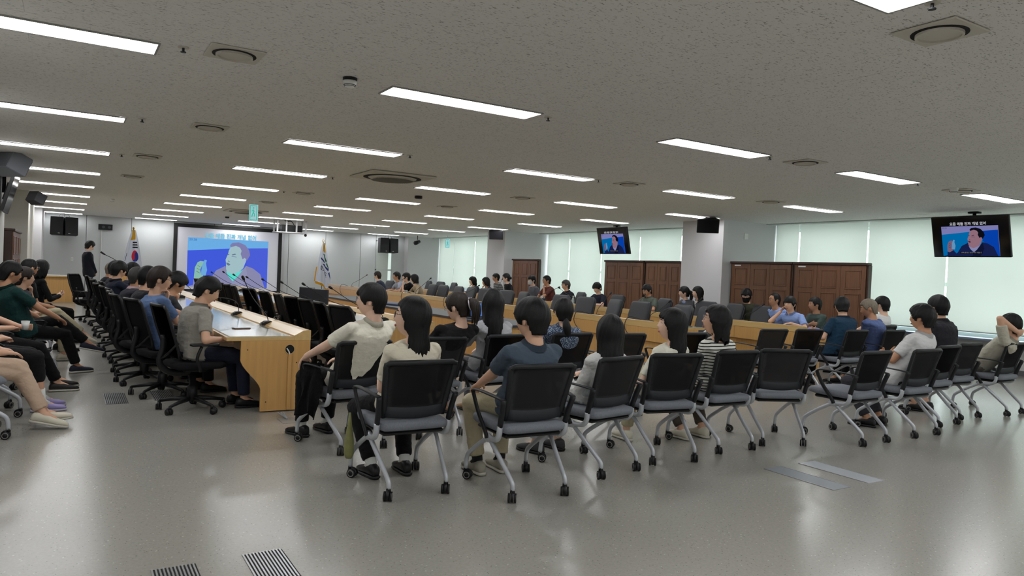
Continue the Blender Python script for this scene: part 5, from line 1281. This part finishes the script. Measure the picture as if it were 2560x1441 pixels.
    for sx in (-1, 1): ellipsoid(b, T @ Vector((sx*.031, .0765, .008)), (.0125, .0095, .0062), T.to_3x3(), 10, 8)
    ey = obj('eyes', b, m_eye, t, True)
    b = bmesh.new()
    for sx in (-1, 1): ellipsoid(b, T @ Vector((sx*.031, .0825, .008)), (.0058, .0045, .0056), T.to_3x3(), 10, 8)
    obj('irises', b, m_iris, ey, True)
    b = bmesh.new()
    for sx in (-1, 1): tube(b, [T @ Vector(p) for p in ((sx*.014, .0905, .027), (sx*.030, .0905, .032), (sx*.048, .080, .027))], [.0032, .0040, .0018], 6)
    obj('eyebrows', b, m_brow, t, True)
    if not mask:
        b = bmesh.new(); ellipsoid(b, T @ Vector((0, .0885, -.060)), (.019, .006, .0042), T.to_3x3(), 12, 6); ellipsoid(b, T @ Vector((0, .0875, -.0665)), (.016, .006, .0045), T.to_3x3(), 12, 6); obj('lips', b, m_lip, t, True)
    else:
        b = bmesh.new(); R = []
        for z, r in ((-.015, 1.02), (-.04, 1.12), (-.065, 1.14), (-.095, 1.10), (-.112, .98)):
            R.append([T @ (head_point(a, math.asin(max(-1, min(1, z/.118))))*Vector((1, 1, 0)).length*0 if False else T @ Vector((math.sin(a)*.076*(1-.32*min(1, max(0, -z)/.118)**1.4)*1.06, math.cos(a)*(.105+.004*r), z))) if False else T @ Vector((math.sin(a)*.080*(1-.30*min(1, -z/.118)**1.4), math.cos(a)*.098*r+.002, z)) for a in [D(-78)+D(156)*k/16 for k in range(17)]])
        V = [[b.verts.new(p) for p in r] for r in R]
        for j in range(4):
            for k in range(16): b.faces.new((V[j][k], V[j][k+1], V[j+1][k+1], V[j+1][k]))
        bmesh.ops.solidify(b, geom=b.faces[:], thickness=.003); obj('face_mask', b, mask, t, True)
    if glasses:
        b = bmesh.new()
        for sx in (-1, 1):
            c = Vector((sx*.033, .099, .004)); R = []
            for k in range(21):
                a = 2*PI*k/20; d = Vector((math.cos(a), -.16*sx*math.cos(a), math.sin(a)*.82)); R.append(ring(T @ (c+d*.0235), T.to_3x3() @ d.normalized(), T.to_3x3() @ Vector((0, 1, 0)), .0017, .0017, 5))
            skinrings(b, R, False)
            tube(b, [T @ Vector(p) for p in ((sx*.056, .094, .010), (sx*.077, .075, .010), (sx*.084, .0, .008), (sx*.080, -.02, -.01))], .0018, 5)
        tube(b, [T @ Vector(p) for p in ((-.010, .101, .006), (0, .104, .009), (.010, .101, .006))], .0016, 5)
        obj('glasses', b, glasses, t, True)
    if extras: extras(t, T, AR, LG, nb, up, X)
    ALLP.append((label, round(HT.z, 2), round(L, 2))); return t
m_gdark = P('dark_glasses_frame', s(20, 20, 24), .3); m_gclear = P('clear_glasses_frame', s(150, 145, 150), .2, .2); m_gsilver = P('silver_glasses_frame', s(150, 150, 155), .2, .8)
cw = cloth
cream = cw('cream_knit', s(226, 222, 206)); cream2 = cw('cream_tee', s(222, 214, 194)); blk = cw('black', s(14, 14, 17)); navy = cw('navy', s(32, 36, 52)); slate = cw('slate_polo', s(72, 84, 98)); grey = cw('mid_grey', s(120, 120, 122)); lgrey = cw('light_grey_blouse', s(176, 178, 182))
bluep = cw('blue_pattern', s(62, 78, 104), pattern=(s(170, 185, 205), 95, .42)); lace = cw('white_lace', s(206, 206, 204), 1.6); ivory = cw('ivory_tee', s(224, 222, 206)); stripe = cw('black_white_stripes', s(224, 224, 214), .4, stripes=(s(28, 30, 34), .027, .34)); stripe2 = cw('navy_white_stripes', s(30, 32, 40), .4, stripes=(s(190, 190, 186), .034, .34))
teal = cw('dark_teal', s(24, 52, 74)); denim = cw('denim_shirt', s(88, 104, 150), 1.4); white = cw('white_shirt', s(214, 214, 214)); dark = cw('charcoal_shirt', s(44, 44, 50)); beige = cw('beige_linen', s(186, 182, 166), 1.4)
green = cw('dark_green_polo', s(22, 56, 54)); bluetee = cw('steel_blue_tee', s(86, 108, 146)); greytee = cw('warm_grey_tee', s(150, 146, 138)); ltblue = cw('light_blue_shirt', s(142, 166, 220)); gg = cw('grey_green_polo', s(88, 96, 88)); maroon = cw('maroon_shirt', s(104, 58, 54)); gshirt = cw('grey_shirt', s(92, 94, 102)); olive = cw('olive_shirt', s(62, 64, 50)); brownj = cw('beige_jacket', s(162, 146, 122)); dkfloral = cw('dark_floral', s(52, 56, 70), pattern=(s(110, 115, 130), 40, .25))
khaki = cw('khaki_trousers', s(176, 166, 138)); beigep = cw('pinkish_beige_trousers', s(196, 170, 148)); jean = cw('blue_jeans', s(62, 90, 140)); dkgreyp = cw('dark_grey_trousers', s(58, 58, 64)); greyp = cw('grey_striped_trousers', s(110, 112, 118)); brownp = cw('brown_trousers', s(78, 70, 62)); suit = cw('dark_navy_suit', s(22, 24, 34), .5); suitd = cw('charcoal_suit', s(42, 42, 50), .6)
sh_white = P('white_sneaker', s(214, 208, 190), .6); sh_sole = P('shoe_sole', s(190, 186, 174), .6); sh_navy = P('navy_sneaker', s(26, 30, 50), .7); sh_dark = P('dark_shoe', s(30, 26, 26), .5); sh_grey = P('grey_running_shoe', s(150, 146, 132), .6); sock_w = P('white_sock', s(216, 218, 214), .9); sock_b = P('black_sock', s(18, 18, 20), .9)
def phi(u): return math.degrees(YAW+math.atan((u-1280)/FPX))
def N(label, u, v, plane, hip, body, rel, **k):       # head seen at pixel (u, v) on the plane y=.. or x=..; rel: face angle off the line of sight
    W = on_y(u, v, plane[1]) if plane[0] == 'y' else on_x(u, v, plane[1])
    if plane[0] == 'x': hip = (hip[0], W.y+(hip[1] if abs(hip[1]) < 1 else 0))
    return person(label, W, hip, body, phi(u)+rel, **k)
near = .0085
def smear(t, T, AR, LG, nb, up, X): pass
def hold_phone(s_=1, mat=m_black, name='phone'):
    def f(t, T, AR, LG, nb, up, X):
        sh, el, wr, fd, pd, curl = AR[s_]; c = wr+fd.normalized()*.10+pd.normalized()*.02; Mw = t.matrix_world if False else (Matrix.Translation(t.location) @ t.rotation_euler.to_matrix().to_4x4())
        b = bmesh.new(); box(b, -.036, .036, -.075, .075, -.004, .004, bev=.003); z = (Mw.to_3x3() @ pd).normalized(); y = (Mw.to_3x3() @ fd).normalized(); y = (y-z*y.dot(z)).normalized(); x = y.cross(z)
        M4 = Matrix.Identity(4)
        for i in range(3): M4[i][0] = x[i]; M4[i][1] = y[i]; M4[i][2] = z[i]
        M4.translation = Mw @ c
        o = obj(name, b, mat); o.matrix_world = M4; tag(o, 'smartphone held by the '+t['label'].replace('person ', '')[:0]+'%s' % hold_txt[s_, name], 'phone')
    return f
hold_txt = {(1, 'phone'): 'man in the dark teal polo', (-1, 'phone'): 'woman in black by the left wall'}
SH = ('short', {})
# ---- nearest row
N('woman in a cream tee with shoulder-length dark hair and glasses, nearest on the left', 1040, 738, ('y', 4.30), (1.93, 4.46), 0, -86, skin=m_skin3, hairk=('long', dict(zb=-.22, fringe=.062, side=1.2, thick=.018)), hcol=m_hair, top=cream2, fem=1, build=1.08, pants=blk, glasses=m_gdark, vox=near, shoes=(m_black, m_black), socks=sock_w, legs='tuck', arms=('lap', 'lap'), pitch=8)
N('man in a slate blue polo with short black hair, front centre seen from behind', 1330, 743, ('y', 3.98), (2.63, 4.12), 2, -52, skin=m_skin, hairk=('short', dict(thick=.027, fringe=.05)), top=slate, collar=slate, pants=khaki, vox=near, shoes=(sh_grey, sh_sole), socks=sock_b, arms=('thigh', 'thigh'), feet=(((-.12, .34, .085), (-.05, 1, 0)), ((.06, .34, .085), (.05, 1, 0))))
N('woman with long straight black hair in a white lace cardigan', 1528, 785, ('y', 4.27), (3.43, 4.36), -10, -8, skin=m_skin3, hairk=('long', dict(zb=-.25, fringe=.06, thick=.022)), top=lace, sleeve='long', fem=1, build=1.05, pants=cw('pale_grey_skirt', s(170, 176, 180)), vox=near, arms=('lap', 'lap'), shoes=(cw('grey_loafer', s(70, 70, 72)), m_black))
N('woman in an ivory tee with long wavy black hair looking up left', 1688, 769, ('y', 4.30), (4.13, 4.43), 2, -98, skin=m_skin3, hairk=('long', dict(zb=-.30, fringe=.05, side=1.15, thick=.02, curly=.03)), top=ivory, fem=1, pants=khaki, vox=near, arms=(((-.24, .16, .62),), 'lap'), pitch=8, legs='cross', shoes=(sh_white, sh_sole))
N('smiling woman in a black and white striped tee with round glasses', 1800, 761, ('y', 4.38), (4.88, 4.52), 2, -96, skin=m_skin, hairk=('bob', dict(zb=-.15, fringe=.062, side=1.15, thick=.022, curly=.03)), top=stripe, sleeve='half', fem=1, build=1.1, pants=brownp, glasses=m_gclear, vox=near, arms=('lap', 'lap'), pitch=10, legs='tuck', shoes=(sh_white, sh_sole))
N('man with curly black hair in a white shirt, arms folded', 2306, 759, ('y', 4.12), (7.23, 4.24), -6, -68, skin=m_skin2, hairk=('short', dict(thick=.026, curly=.05, fringe=.06)), top=white, collar=white, pants=dkgreyp, vox=near, arms=('cross', 'cross'), shoes=(m_black, m_black), legs='tuck', build=1.08)
N('man with a black bowl haircut in a charcoal shirt at the window side', 2347, 737, ('y', 4.72), (8.76, 4.60), -2, -48, skin=m_skin, hairk=('short', dict(thick=.024, fringe=.04)), top=dark, collar=dark, pants=dkgreyp, shorts=True, vox=near, glasses=m_gdark, shoes=(sh_dark, m_black), build=1.05, legs='tuck')
N('man in beige linen leaning back with hands clasped behind his head', 2534, 782, ('y', 4.22), (9.60, 4.60), -14, -78, skin=m_skin, hairk=('short', dict(thick=.016, fringe=.065)), top=beige, collar=beige, pants=cw('taupe_trousers', s(112, 108, 98)), vox=near, glasses=m_gdark, arms=('behind', 'behind'), pitch=10, legs='ext', shoes=(sh_dark, m_black))
# ---- second row
def jacket_on_arm(t, T, AR, LG, nb, up, X): pass
N('man in a cream polo and clear glasses looking left, hand on his knee', 932, 706, ('y', 5.45), (1.95, 5.60), -16, -76, skin=m_skin3, hairk=('short', dict(thick=.022, fringe=.045, zb=-.085)), top=cream, collar=cream, pants=blk, vox=near, glasses=m_gclear, arms=(((-.24, .36, .64), (-.5, -.3, -.4), (.05, .7, -.7)), 'lap'), socks=sock_w, shoes=(m_black, m_black), build=1.1, pitch=4)
N('woman in a black tee with her hair up in a pearly claw', 1140, 728, ('y', 5.72), (2.76, 5.88), -4, -58, skin=m_skin3, hairk=('short', dict(thick=.018, fringe=.05, zb=-.085, tail='claw')), hcol=m_hairbrown, top=blk, fem=1, build=1.16, vox=near, glasses=m_gsilver, pitch=-10, arms=('lap', 'lap'))
N('woman with waist-long straight black hair in a pale grey blouse', 1234, 722, ('y', 5.88), (3.49, 6.05), -8, -6, skin=m_skin3, hairk=('long', dict(zb=-.31, fringe=.06, thick=.022)), top=lgrey, sleeve='half', fem=1, vox=near, pants=greyp, arms=('thigh', 'lap'), build=1.08, shoes=(cw('sandal', s(170, 140, 110)), m_black))
N('woman in a blue patterned blouse with a low curly ponytail', 1410, 743, ('y', 5.95), (4.33, 6.12), 0, -14, skin=m_skin3, hairk=('short', dict(thick=.018, fringe=.05, zb=-.09, tail='low')), top=bluep, sleeve='half', fem=1, vox=near, collar=bluep, pitch=-4, build=1.05)
N('man in a dark teal polo bending over his phone, seen from behind', 2104, 742, ('y', 6.35), (9.15, 6.22), -4, -12, skin=m_skin, hairk=('short', dict(thick=.02, fringe=.05)), top=teal, collar=teal, vox=near, pitch=-18, arms=('phone', 'phone'), build=1.14, extras=hold_phone(1, P('lilac_phone', s(130, 120, 190), .3)))
N('grey-haired man in a blue denim shirt with glasses pushed up', 2166, 746, ('y', 6.15), (9.93, 6.18), -6, -92, skin=m_skin2, hairk=('short', dict(thick=.014, fringe=.06)), hcol=m_hairash, top=denim, sleeve='long', vox=near, pitch=-14, build=1.12, arms=('lap', 'lap'))
N('young man in white half hidden behind the denim shirt', 2206, 740, ('y', 6.85), (11.05, 6.95), -10, -60, skin=m_skin3, hairk=('short', dict(thick=.022, fringe=.05)), top=white, vox=.011)
# ---- right end of the rear table
far = .0125; mid = .011
N('man with spiky black hair in a dark green tee before the brown cabinet', 2038, 742, ('x', 11.55), (11.66, 0), -80, -112, skin=m_skin2, hairk=('short', dict(thick=.018, fringe=.06)), top=cw('bottle_green', s(70, 84, 80)), vox=mid, arms=('cross', 'cross'))
N('man in a light blue shirt at the table end touching his cheek', 1975, 740, ('x', 10.80), (11.02, 8.02), -96, -152, skin=m_skin, hairk=('short', dict(thick=.022, fringe=.035)), top=ltblue, collar=ltblue, vox=.010, arms=('desk', 'cheek'), pitch=-2, build=1.05)
N('balding man with glasses in pale blue behind the light blue shirt', 1938, 731, ('x', 11.2), (11.5, 8.55), -80, -122, skin=m_skin2, hairk=('short', dict(thick=.010, fringe=.085)), top=ltblue, vox=mid, glasses=m_gdark, pitch=4)
N('man with black mask and glasses in an olive shirt looking down', 1866, 721, ('x', 11.3), (11.5, 9.75), -100, -168, skin=m_skin, hairk=('short', dict(thick=.022, fringe=.03)), top=olive, sleeve='long', vox=mid, glasses=m_gclear, mask=P('black_mask', s(14, 14, 16), .8), pitch=-14, arms=('lap', 'lap'))
N('woman in a white and black top with straight hair, second of two', 1746, 715, ('x', 11.3), (11.5, 10.9), -80, -112, skin=m_skin3, hairk=('long', dict(zb=-.22, fringe=.04, side=1.1, thick=.018)), top=white, fem=1, vox=mid, pitch=4)
N('woman in a blue shirt with a ponytail, first of two by the cabinet', 1711, 715, ('x', 11.3), (11.5, 11.45), -80, -98, skin=m_skin3, hairk=('short', dict(thick=.018, fringe=.04, zb=-.08, tail='pony')), top=ltblue, fem=1, vox=mid)
N('man in a grey-green polo and glasses looking down at the table', 1614, 711, ('x', 10.78), (11.0, 12.05), -88, -138, skin=m_skin2, hairk=('short', dict(thick=.018, fringe=.055)), top=gg, collar=gg, vox=mid, glasses=m_gsilver, arms=('desk', 'desk'), pitch=-20, build=1.08)
N('man with bowl-cut hair in a navy tee looking down', 1490, 706, ('x', 10.78), (11.0, 13.8), -88, -142, skin=m_skin3, hairk=('short', dict(thick=.022, fringe=.03, zb=-.08)), top=navy, vox=mid, arms=('desk', 'desk'), pitch=-20)
N('man in a black polo with heavy dark glasses, grey hair', 1415, 699, ('x', 10.9), (11.1, 14.9), -86, -112, skin=m_skin, hairk=('short', dict(thick=.018, fringe=.05)), hcol=m_hairgrey, top=cw('black_polo', s(26, 28, 38)), collar=True, vox=far, glasses=m_gdark, arms=('desk', 'desk'))
N('man in a maroon shirt resting his chin on his hand', 1367, 688, ('x', 10.9), (11.1, 15.9), -86, -112, skin=m_skin2, hairk=('short', dict(thick=.016, fringe=.06)), top=maroon, vox=far, glasses=m_gsilver, arms=('chin', 'desk'))
N('young man in a grey shirt wearing a white face mask', 1330, 688, ('x', 11.0), (11.2, 16.7), -86, -125, skin=m_skin3, hairk=('short', dict(thick=.022, fringe=.03)), top=gshirt, vox=far, mask=P('white_mask', s(222, 224, 224), .8), arms=('lap', 'lap'))
N('woman with black hair gathered behind, dark jacket, by the middle pillar', 1266, 683, ('x', 11.0), (11.2, 18.1), -84, -92, skin=m_skin3, hairk=('short', dict(thick=.02, fringe=.05, zb=-.09, tail='bun')), top=cw('black_jacket', s(24, 24, 28)), sleeve='long', fem=1, vox=far, glasses=m_gsilver)
N('man in a navy and white striped tee before the middle pillar', 1240, 683, ('x', 11.5), (11.7, 0), -84, -100, skin=m_skin2, hairk=('short', dict(thick=.018, fringe=.05)), top=stripe2, vox=far)
N('woman with short wavy hair, elbow on the table, left of the striped man', 1215, 693, ('x', 10.75), (11.0, 19.6), -86, -84, skin=m_skin2, hairk=('bob', dict(zb=-.10, fringe=.05, side=1.2, thick=.024, curly=.03)), top=dkfloral, fem=1, vox=far, arms=('chin', 'desk'))
N('woman with a round bob and dark floral top, chin on hand', 1182, 691, ('x', 10.75), (11.0, 20.6), -86, -100, skin=m_skin3, hairk=('bob', dict(zb=-.11, fringe=.045, side=1.2, thick=.022)), top=dkfloral, fem=1, vox=far, arms=('chin', 'desk'))
# ---- far end of the front table
N('woman in a beige checked jacket at the far end of the front table', 1036, 685, ('x', 8.30), (8.55, 19.2), -86, -78, skin=m_skin3, hairk=('bob', dict(zb=-.10, fringe=.05, side=1.1, thick=.02)), top=brownj, sleeve='long', fem=1, vox=far, arms=('desk', 'desk'))
N('woman with short hair in a black top, hands at her mouth', 1016, 681, ('x', 8.30), (8.55, 19.9), -86, -95, skin=m_skin3, hairk=('short', dict(thick=.02, fringe=.04, zb=-.09)), top=blk, fem=1, vox=far, arms=('chin', 'chin'))
N('man in a light grey shirt with eyes lowered, far end', 992, 679, ('x', 8.35), (8.6, 20.8), -86, -98, skin=m_skin2, hairk=('short', dict(thick=.018, fringe=.06)), top=cw('pale_grey_shirt', s(150, 156, 170)), vox=far, arms=('desk', 'desk'))
N('man with brown hair in navy, furthest at the front table', 944, 678, ('x', 8.35), (8.6, 22.3), -60, -62, skin=m_skin3, hairk=('short', dict(thick=.02, fringe=.045)), hcol=m_hairbrown, top=cw('slate_navy', s(50, 58, 78)), sleeve='long', vox=far)
# ---- left table
def watch(t, T, AR, LG, nb, up, X):
    sh, el, wr, fd, pd, curl = AR[1]; q = (wr-el).normalized(); b = bmesh.new(); tube(b, [wr-q*.035, wr-q*.012], .034, 14); obj('wristwatch', b, m_black, t, True)
N('man in a warm grey tee leaning on the left table, hand over his mouth', 536, 692, ('y', 7.46), (1.05, 7.42), 80, 84, skin=m_skin, hairk=('short', dict(thick=.02, fringe=.05)), top=greytee, vox=near, arms=('chin', ((.17, .22, .68), (.7, -.6, -.5))), pitch=-22, build=1.08, pants=navy, collar=greytee)
N('man in a steel blue tee with glasses, fist against his mouth', 404, 665, ('y', 8.4), (.88, 8.36), 74, 88, skin=m_skin, hairk=('short', dict(thick=.022, fringe=.055)), hcol=m_hairbrown, top=bluetee, vox=near, glasses=m_gdark, arms=(((.14, .42, .735), (-.9, .0, -.6)), 'chin'), build=1.15, extras=watch, pitch=-4)
N('dark-haired man hunched over the left table looking at his phone', 456, 681, ('y', 9.25), (.86, 9.2), 80, 70, skin=m_skin2, hairk=('short', dict(thick=.024, fringe=.045)), top=dkgreyp, vox=.010, arms=('chin', 'chin'), pitch=-26)
N('man mostly hidden behind the steel blue tee', 372, 664, ('y', 10.0), (.82, 10.0), 84, 80, skin=m_skin, hairk=('short', dict(thick=.02, fringe=.05)), top=dark, vox=mid)
N('grey-haired man in a charcoal suit jacket at the left table', 344, 666, ('y', 11.4), (.80, 11.45), 78, 62, skin=m_skin2, hairk=('short', dict(thick=.016, fringe=.05)), hcol=m_hairgrey, top=suitd, sleeve='long', vox=mid, arms=('desk', 'desk'), collar=cw('pink_shirt', s(210, 180, 185)), build=1.1)
N('dark head showing behind the grey-haired man', 333, 655, ('y', 13.6), (.90, 13.55), 84, 72, hairk=('short', dict(thick=.02, fringe=.05)), top=navy, vox=far)
N('man with glasses and full black hair in a navy shirt, left table', 301, 652, ('y', 12.75), (.74, 12.75), 80, 58, skin=m_skin, hairk=('short', dict(thick=.024, fringe=.045)), top=navy, collar=navy, vox=mid, glasses=m_gdark, arms=('desk', 'desk'), pitch=-6)
N('dark head between the cropped head and the navy shirt', 290, 651, ('y', 14.5), (.78, 14.5), 84, 70, hairk=('short', dict(thick=.02, fringe=.05)), top=dark, vox=far)
N('man with cropped greying hair in dark blue, far along the left table', 277, 655, ('y', 16.9), (.76, 16.9), 84, 40, skin=m_skin2, hairk=('short', dict(thick=.008, fringe=.07)), hcol=m_hairash, top=suit, sleeve='long', vox=far)
# ---- by the left wall
N('man in a dark green polo with navy slip-on shoes, legs crossed', 34, 651, ('y', 9.85), (-.40, 9.95), 58, 70, skin=m_skin2, hairk=('short', dict(thick=.018, fringe=.05)), top=green, collar=green, vox=.0095, arms=('thigh', ((.24, .30, .66), (.5, -.4, -.5))), pitch=-10, build=1.12, shoes=(sh_navy, sh_sole), feet=(((.20, .66, .36), (.35, 1, -.25)), ((.12, .58, .085), (.1, 1, 0))))
N('man by the left wall with a hand at his chin, behind the green polo', 62, 666, ('y', 11.25), (-.45, 11.3), 70, 78, skin=m_skin, hairk=('short', dict(thick=.02, fringe=.05)), hcol=m_hairbrown, top=dark, vox=mid, arms=('chin', 'lap'), pants=khaki, legs='cross', shoes=(sh_white, sh_sole))
N('man with cropped hair and glasses by the left wall', 75, 645, ('y', 12.4), (-.45, 12.4), 74, 60, skin=m_skin2, hairk=('short', dict(thick=.010, fringe=.06)), top=blk, vox=mid, glasses=m_gclear)
N('woman in black with smooth dark hair holding a phone by the left wall', 105, 648, ('y', 13.6), (-.36, 13.55), 72, 50, skin=m_skin3, hairk=('bob', dict(zb=-.13, fringe=.05, side=1.15, thick=.016)), top=blk, sleeve='long', fem=1, vox=mid, arms=('phone', 'phone'))
person('person in beige trousers and cream sneakers, head outside the left edge', Vector((-.78, 6.90, 1.26)), (-.70, 6.90), 78, 60, top=cw('tan_top', s(150, 140, 125)), pants=beigep, vox=.0095, shoes=(sh_white, sh_sole), feet=(((.08, .58, .13), (.3, 1, -.25)), ((-.08, .62, .11), (.2, 1, .1))), socks=None)
person('person in black leggings and blue denim lap, white socks and lilac slippers', Vector((-.74, 7.75, 1.28)), (-.64, 7.75), 78, 60, top=jean, pants=cw('black_leggings', s(24, 24, 27)), shorts=.45, vox=.0095, fem=1, shoes=(P('lilac_slipper', s(150, 140, 190), .6), P('lilac_slipper_sole', s(190, 185, 200), .6)), socks=sock_w, feet=(((-.08, .52, .09),), ((.12, .48, .085),)), arms=('lap', 'lap'))
def cup(t, T, AR, LG, nb, up, X):
    pass
pc = person('person in black trousers holding a paper cup, head outside the left edge', Vector((-.74, 8.80, 1.30)), (-.64, 8.80), 76, 60, top=dark, vox=.0095, arms=(((-.06, .30, .66), (-.8, -.5, -.6), (.3, .9, 0), (1, -.1, 0), 1.0), 'lap'), shoes=(sh_dark, sh_sole), feet=(((-.10, .66, .09),), ((.12, .60, .085),)))
q = on_y(42, 822, 8.55)
t = thing('paper_cup', 'white paper cup held by the person by the left wall', 'cup', (-.32, 8.80, .645))
b = bmesh.new(); skinrings(b, [ring(Vector((0, 0, z)), Vector((1, 0, 0)), Vector((0, 1, 0)), r, r, 18) for z, r in ((0, .026), (.085, .038))]); obj('cup_wall', b, m_paper, t, True)
b = bmesh.new(); R = [ring(Vector((.038*math.cos(a), .038*math.sin(a), .086)), Vector((math.cos(a), math.sin(a), 0)), Vector((0, 0, 1)), .002, .002, 5) for a in [2*PI*k/18 for k in range(19)]]; skinrings(b, R, False); obj('cup_rim', b, m_white, t)
# ---- the standing man
N('man in a dark suit standing with clasped hands near the left front wall', 229, 602, ('y', 22.3), (.55, 22.25), 82, 62, skin=m_skin3, hairk=('short', dict(thick=.022, fringe=.04)), top=suit, sleeve='long', pants=suit, stand=True, arms=('hang', 'hang'), vox=far, pitch=-14, collar=cw('white_collar', s(210, 210, 215)))
# a black jacket draped over the arm of the second-row chair
bm = bmesh.new(); V = []
for j in range(13):
    q = j/12
    V.append([bm.verts.new((-.29-.035*q*math.sin(q*2)+.025*math.sin(i*1.7+q*3)*q, .16-.30*i/8+.03*math.sin(q*7+i), .668-.40*q-.03*math.sin(i*1.1)*q)) for i in range(9)])
for j in range(12):
    for i in range(8): bm.faces.new((V[j][i], V[j][i+1], V[j+1][i+1], V[j+1][i]))
bmesh.ops.solidify(bm, geom=bm.faces[:], thickness=.02)
o = tag(obj('jacket', bm, blk, None, True, (1.93, 5.64, 0)), 'black jacket draped over the chair arm beside the man in the cream polo', 'jacket'); o.rotation_euler = (0, 0, D(14))
# small olive pouch hanging beside the nearest chair
bm = bmesh.new(); skinrings(bm, [ring(Vector((0, 0, z)), Vector((1, 0, 0)), Vector((0, 1, 0)), a_, b_, 12) for z, a_, b_ in ((0, .02, .03), (.03, .03, .05), (.12, .028, .045), (.22, .014, .02), (.30, .006, .008))])
tag(obj('drawstring_pouch', bm, cloth('olive_pouch', s(128, 128, 84)), None, True, (1.63, 4.62, .16)), 'small olive drawstring pouch hanging beside the nearest left chair', 'pouch')
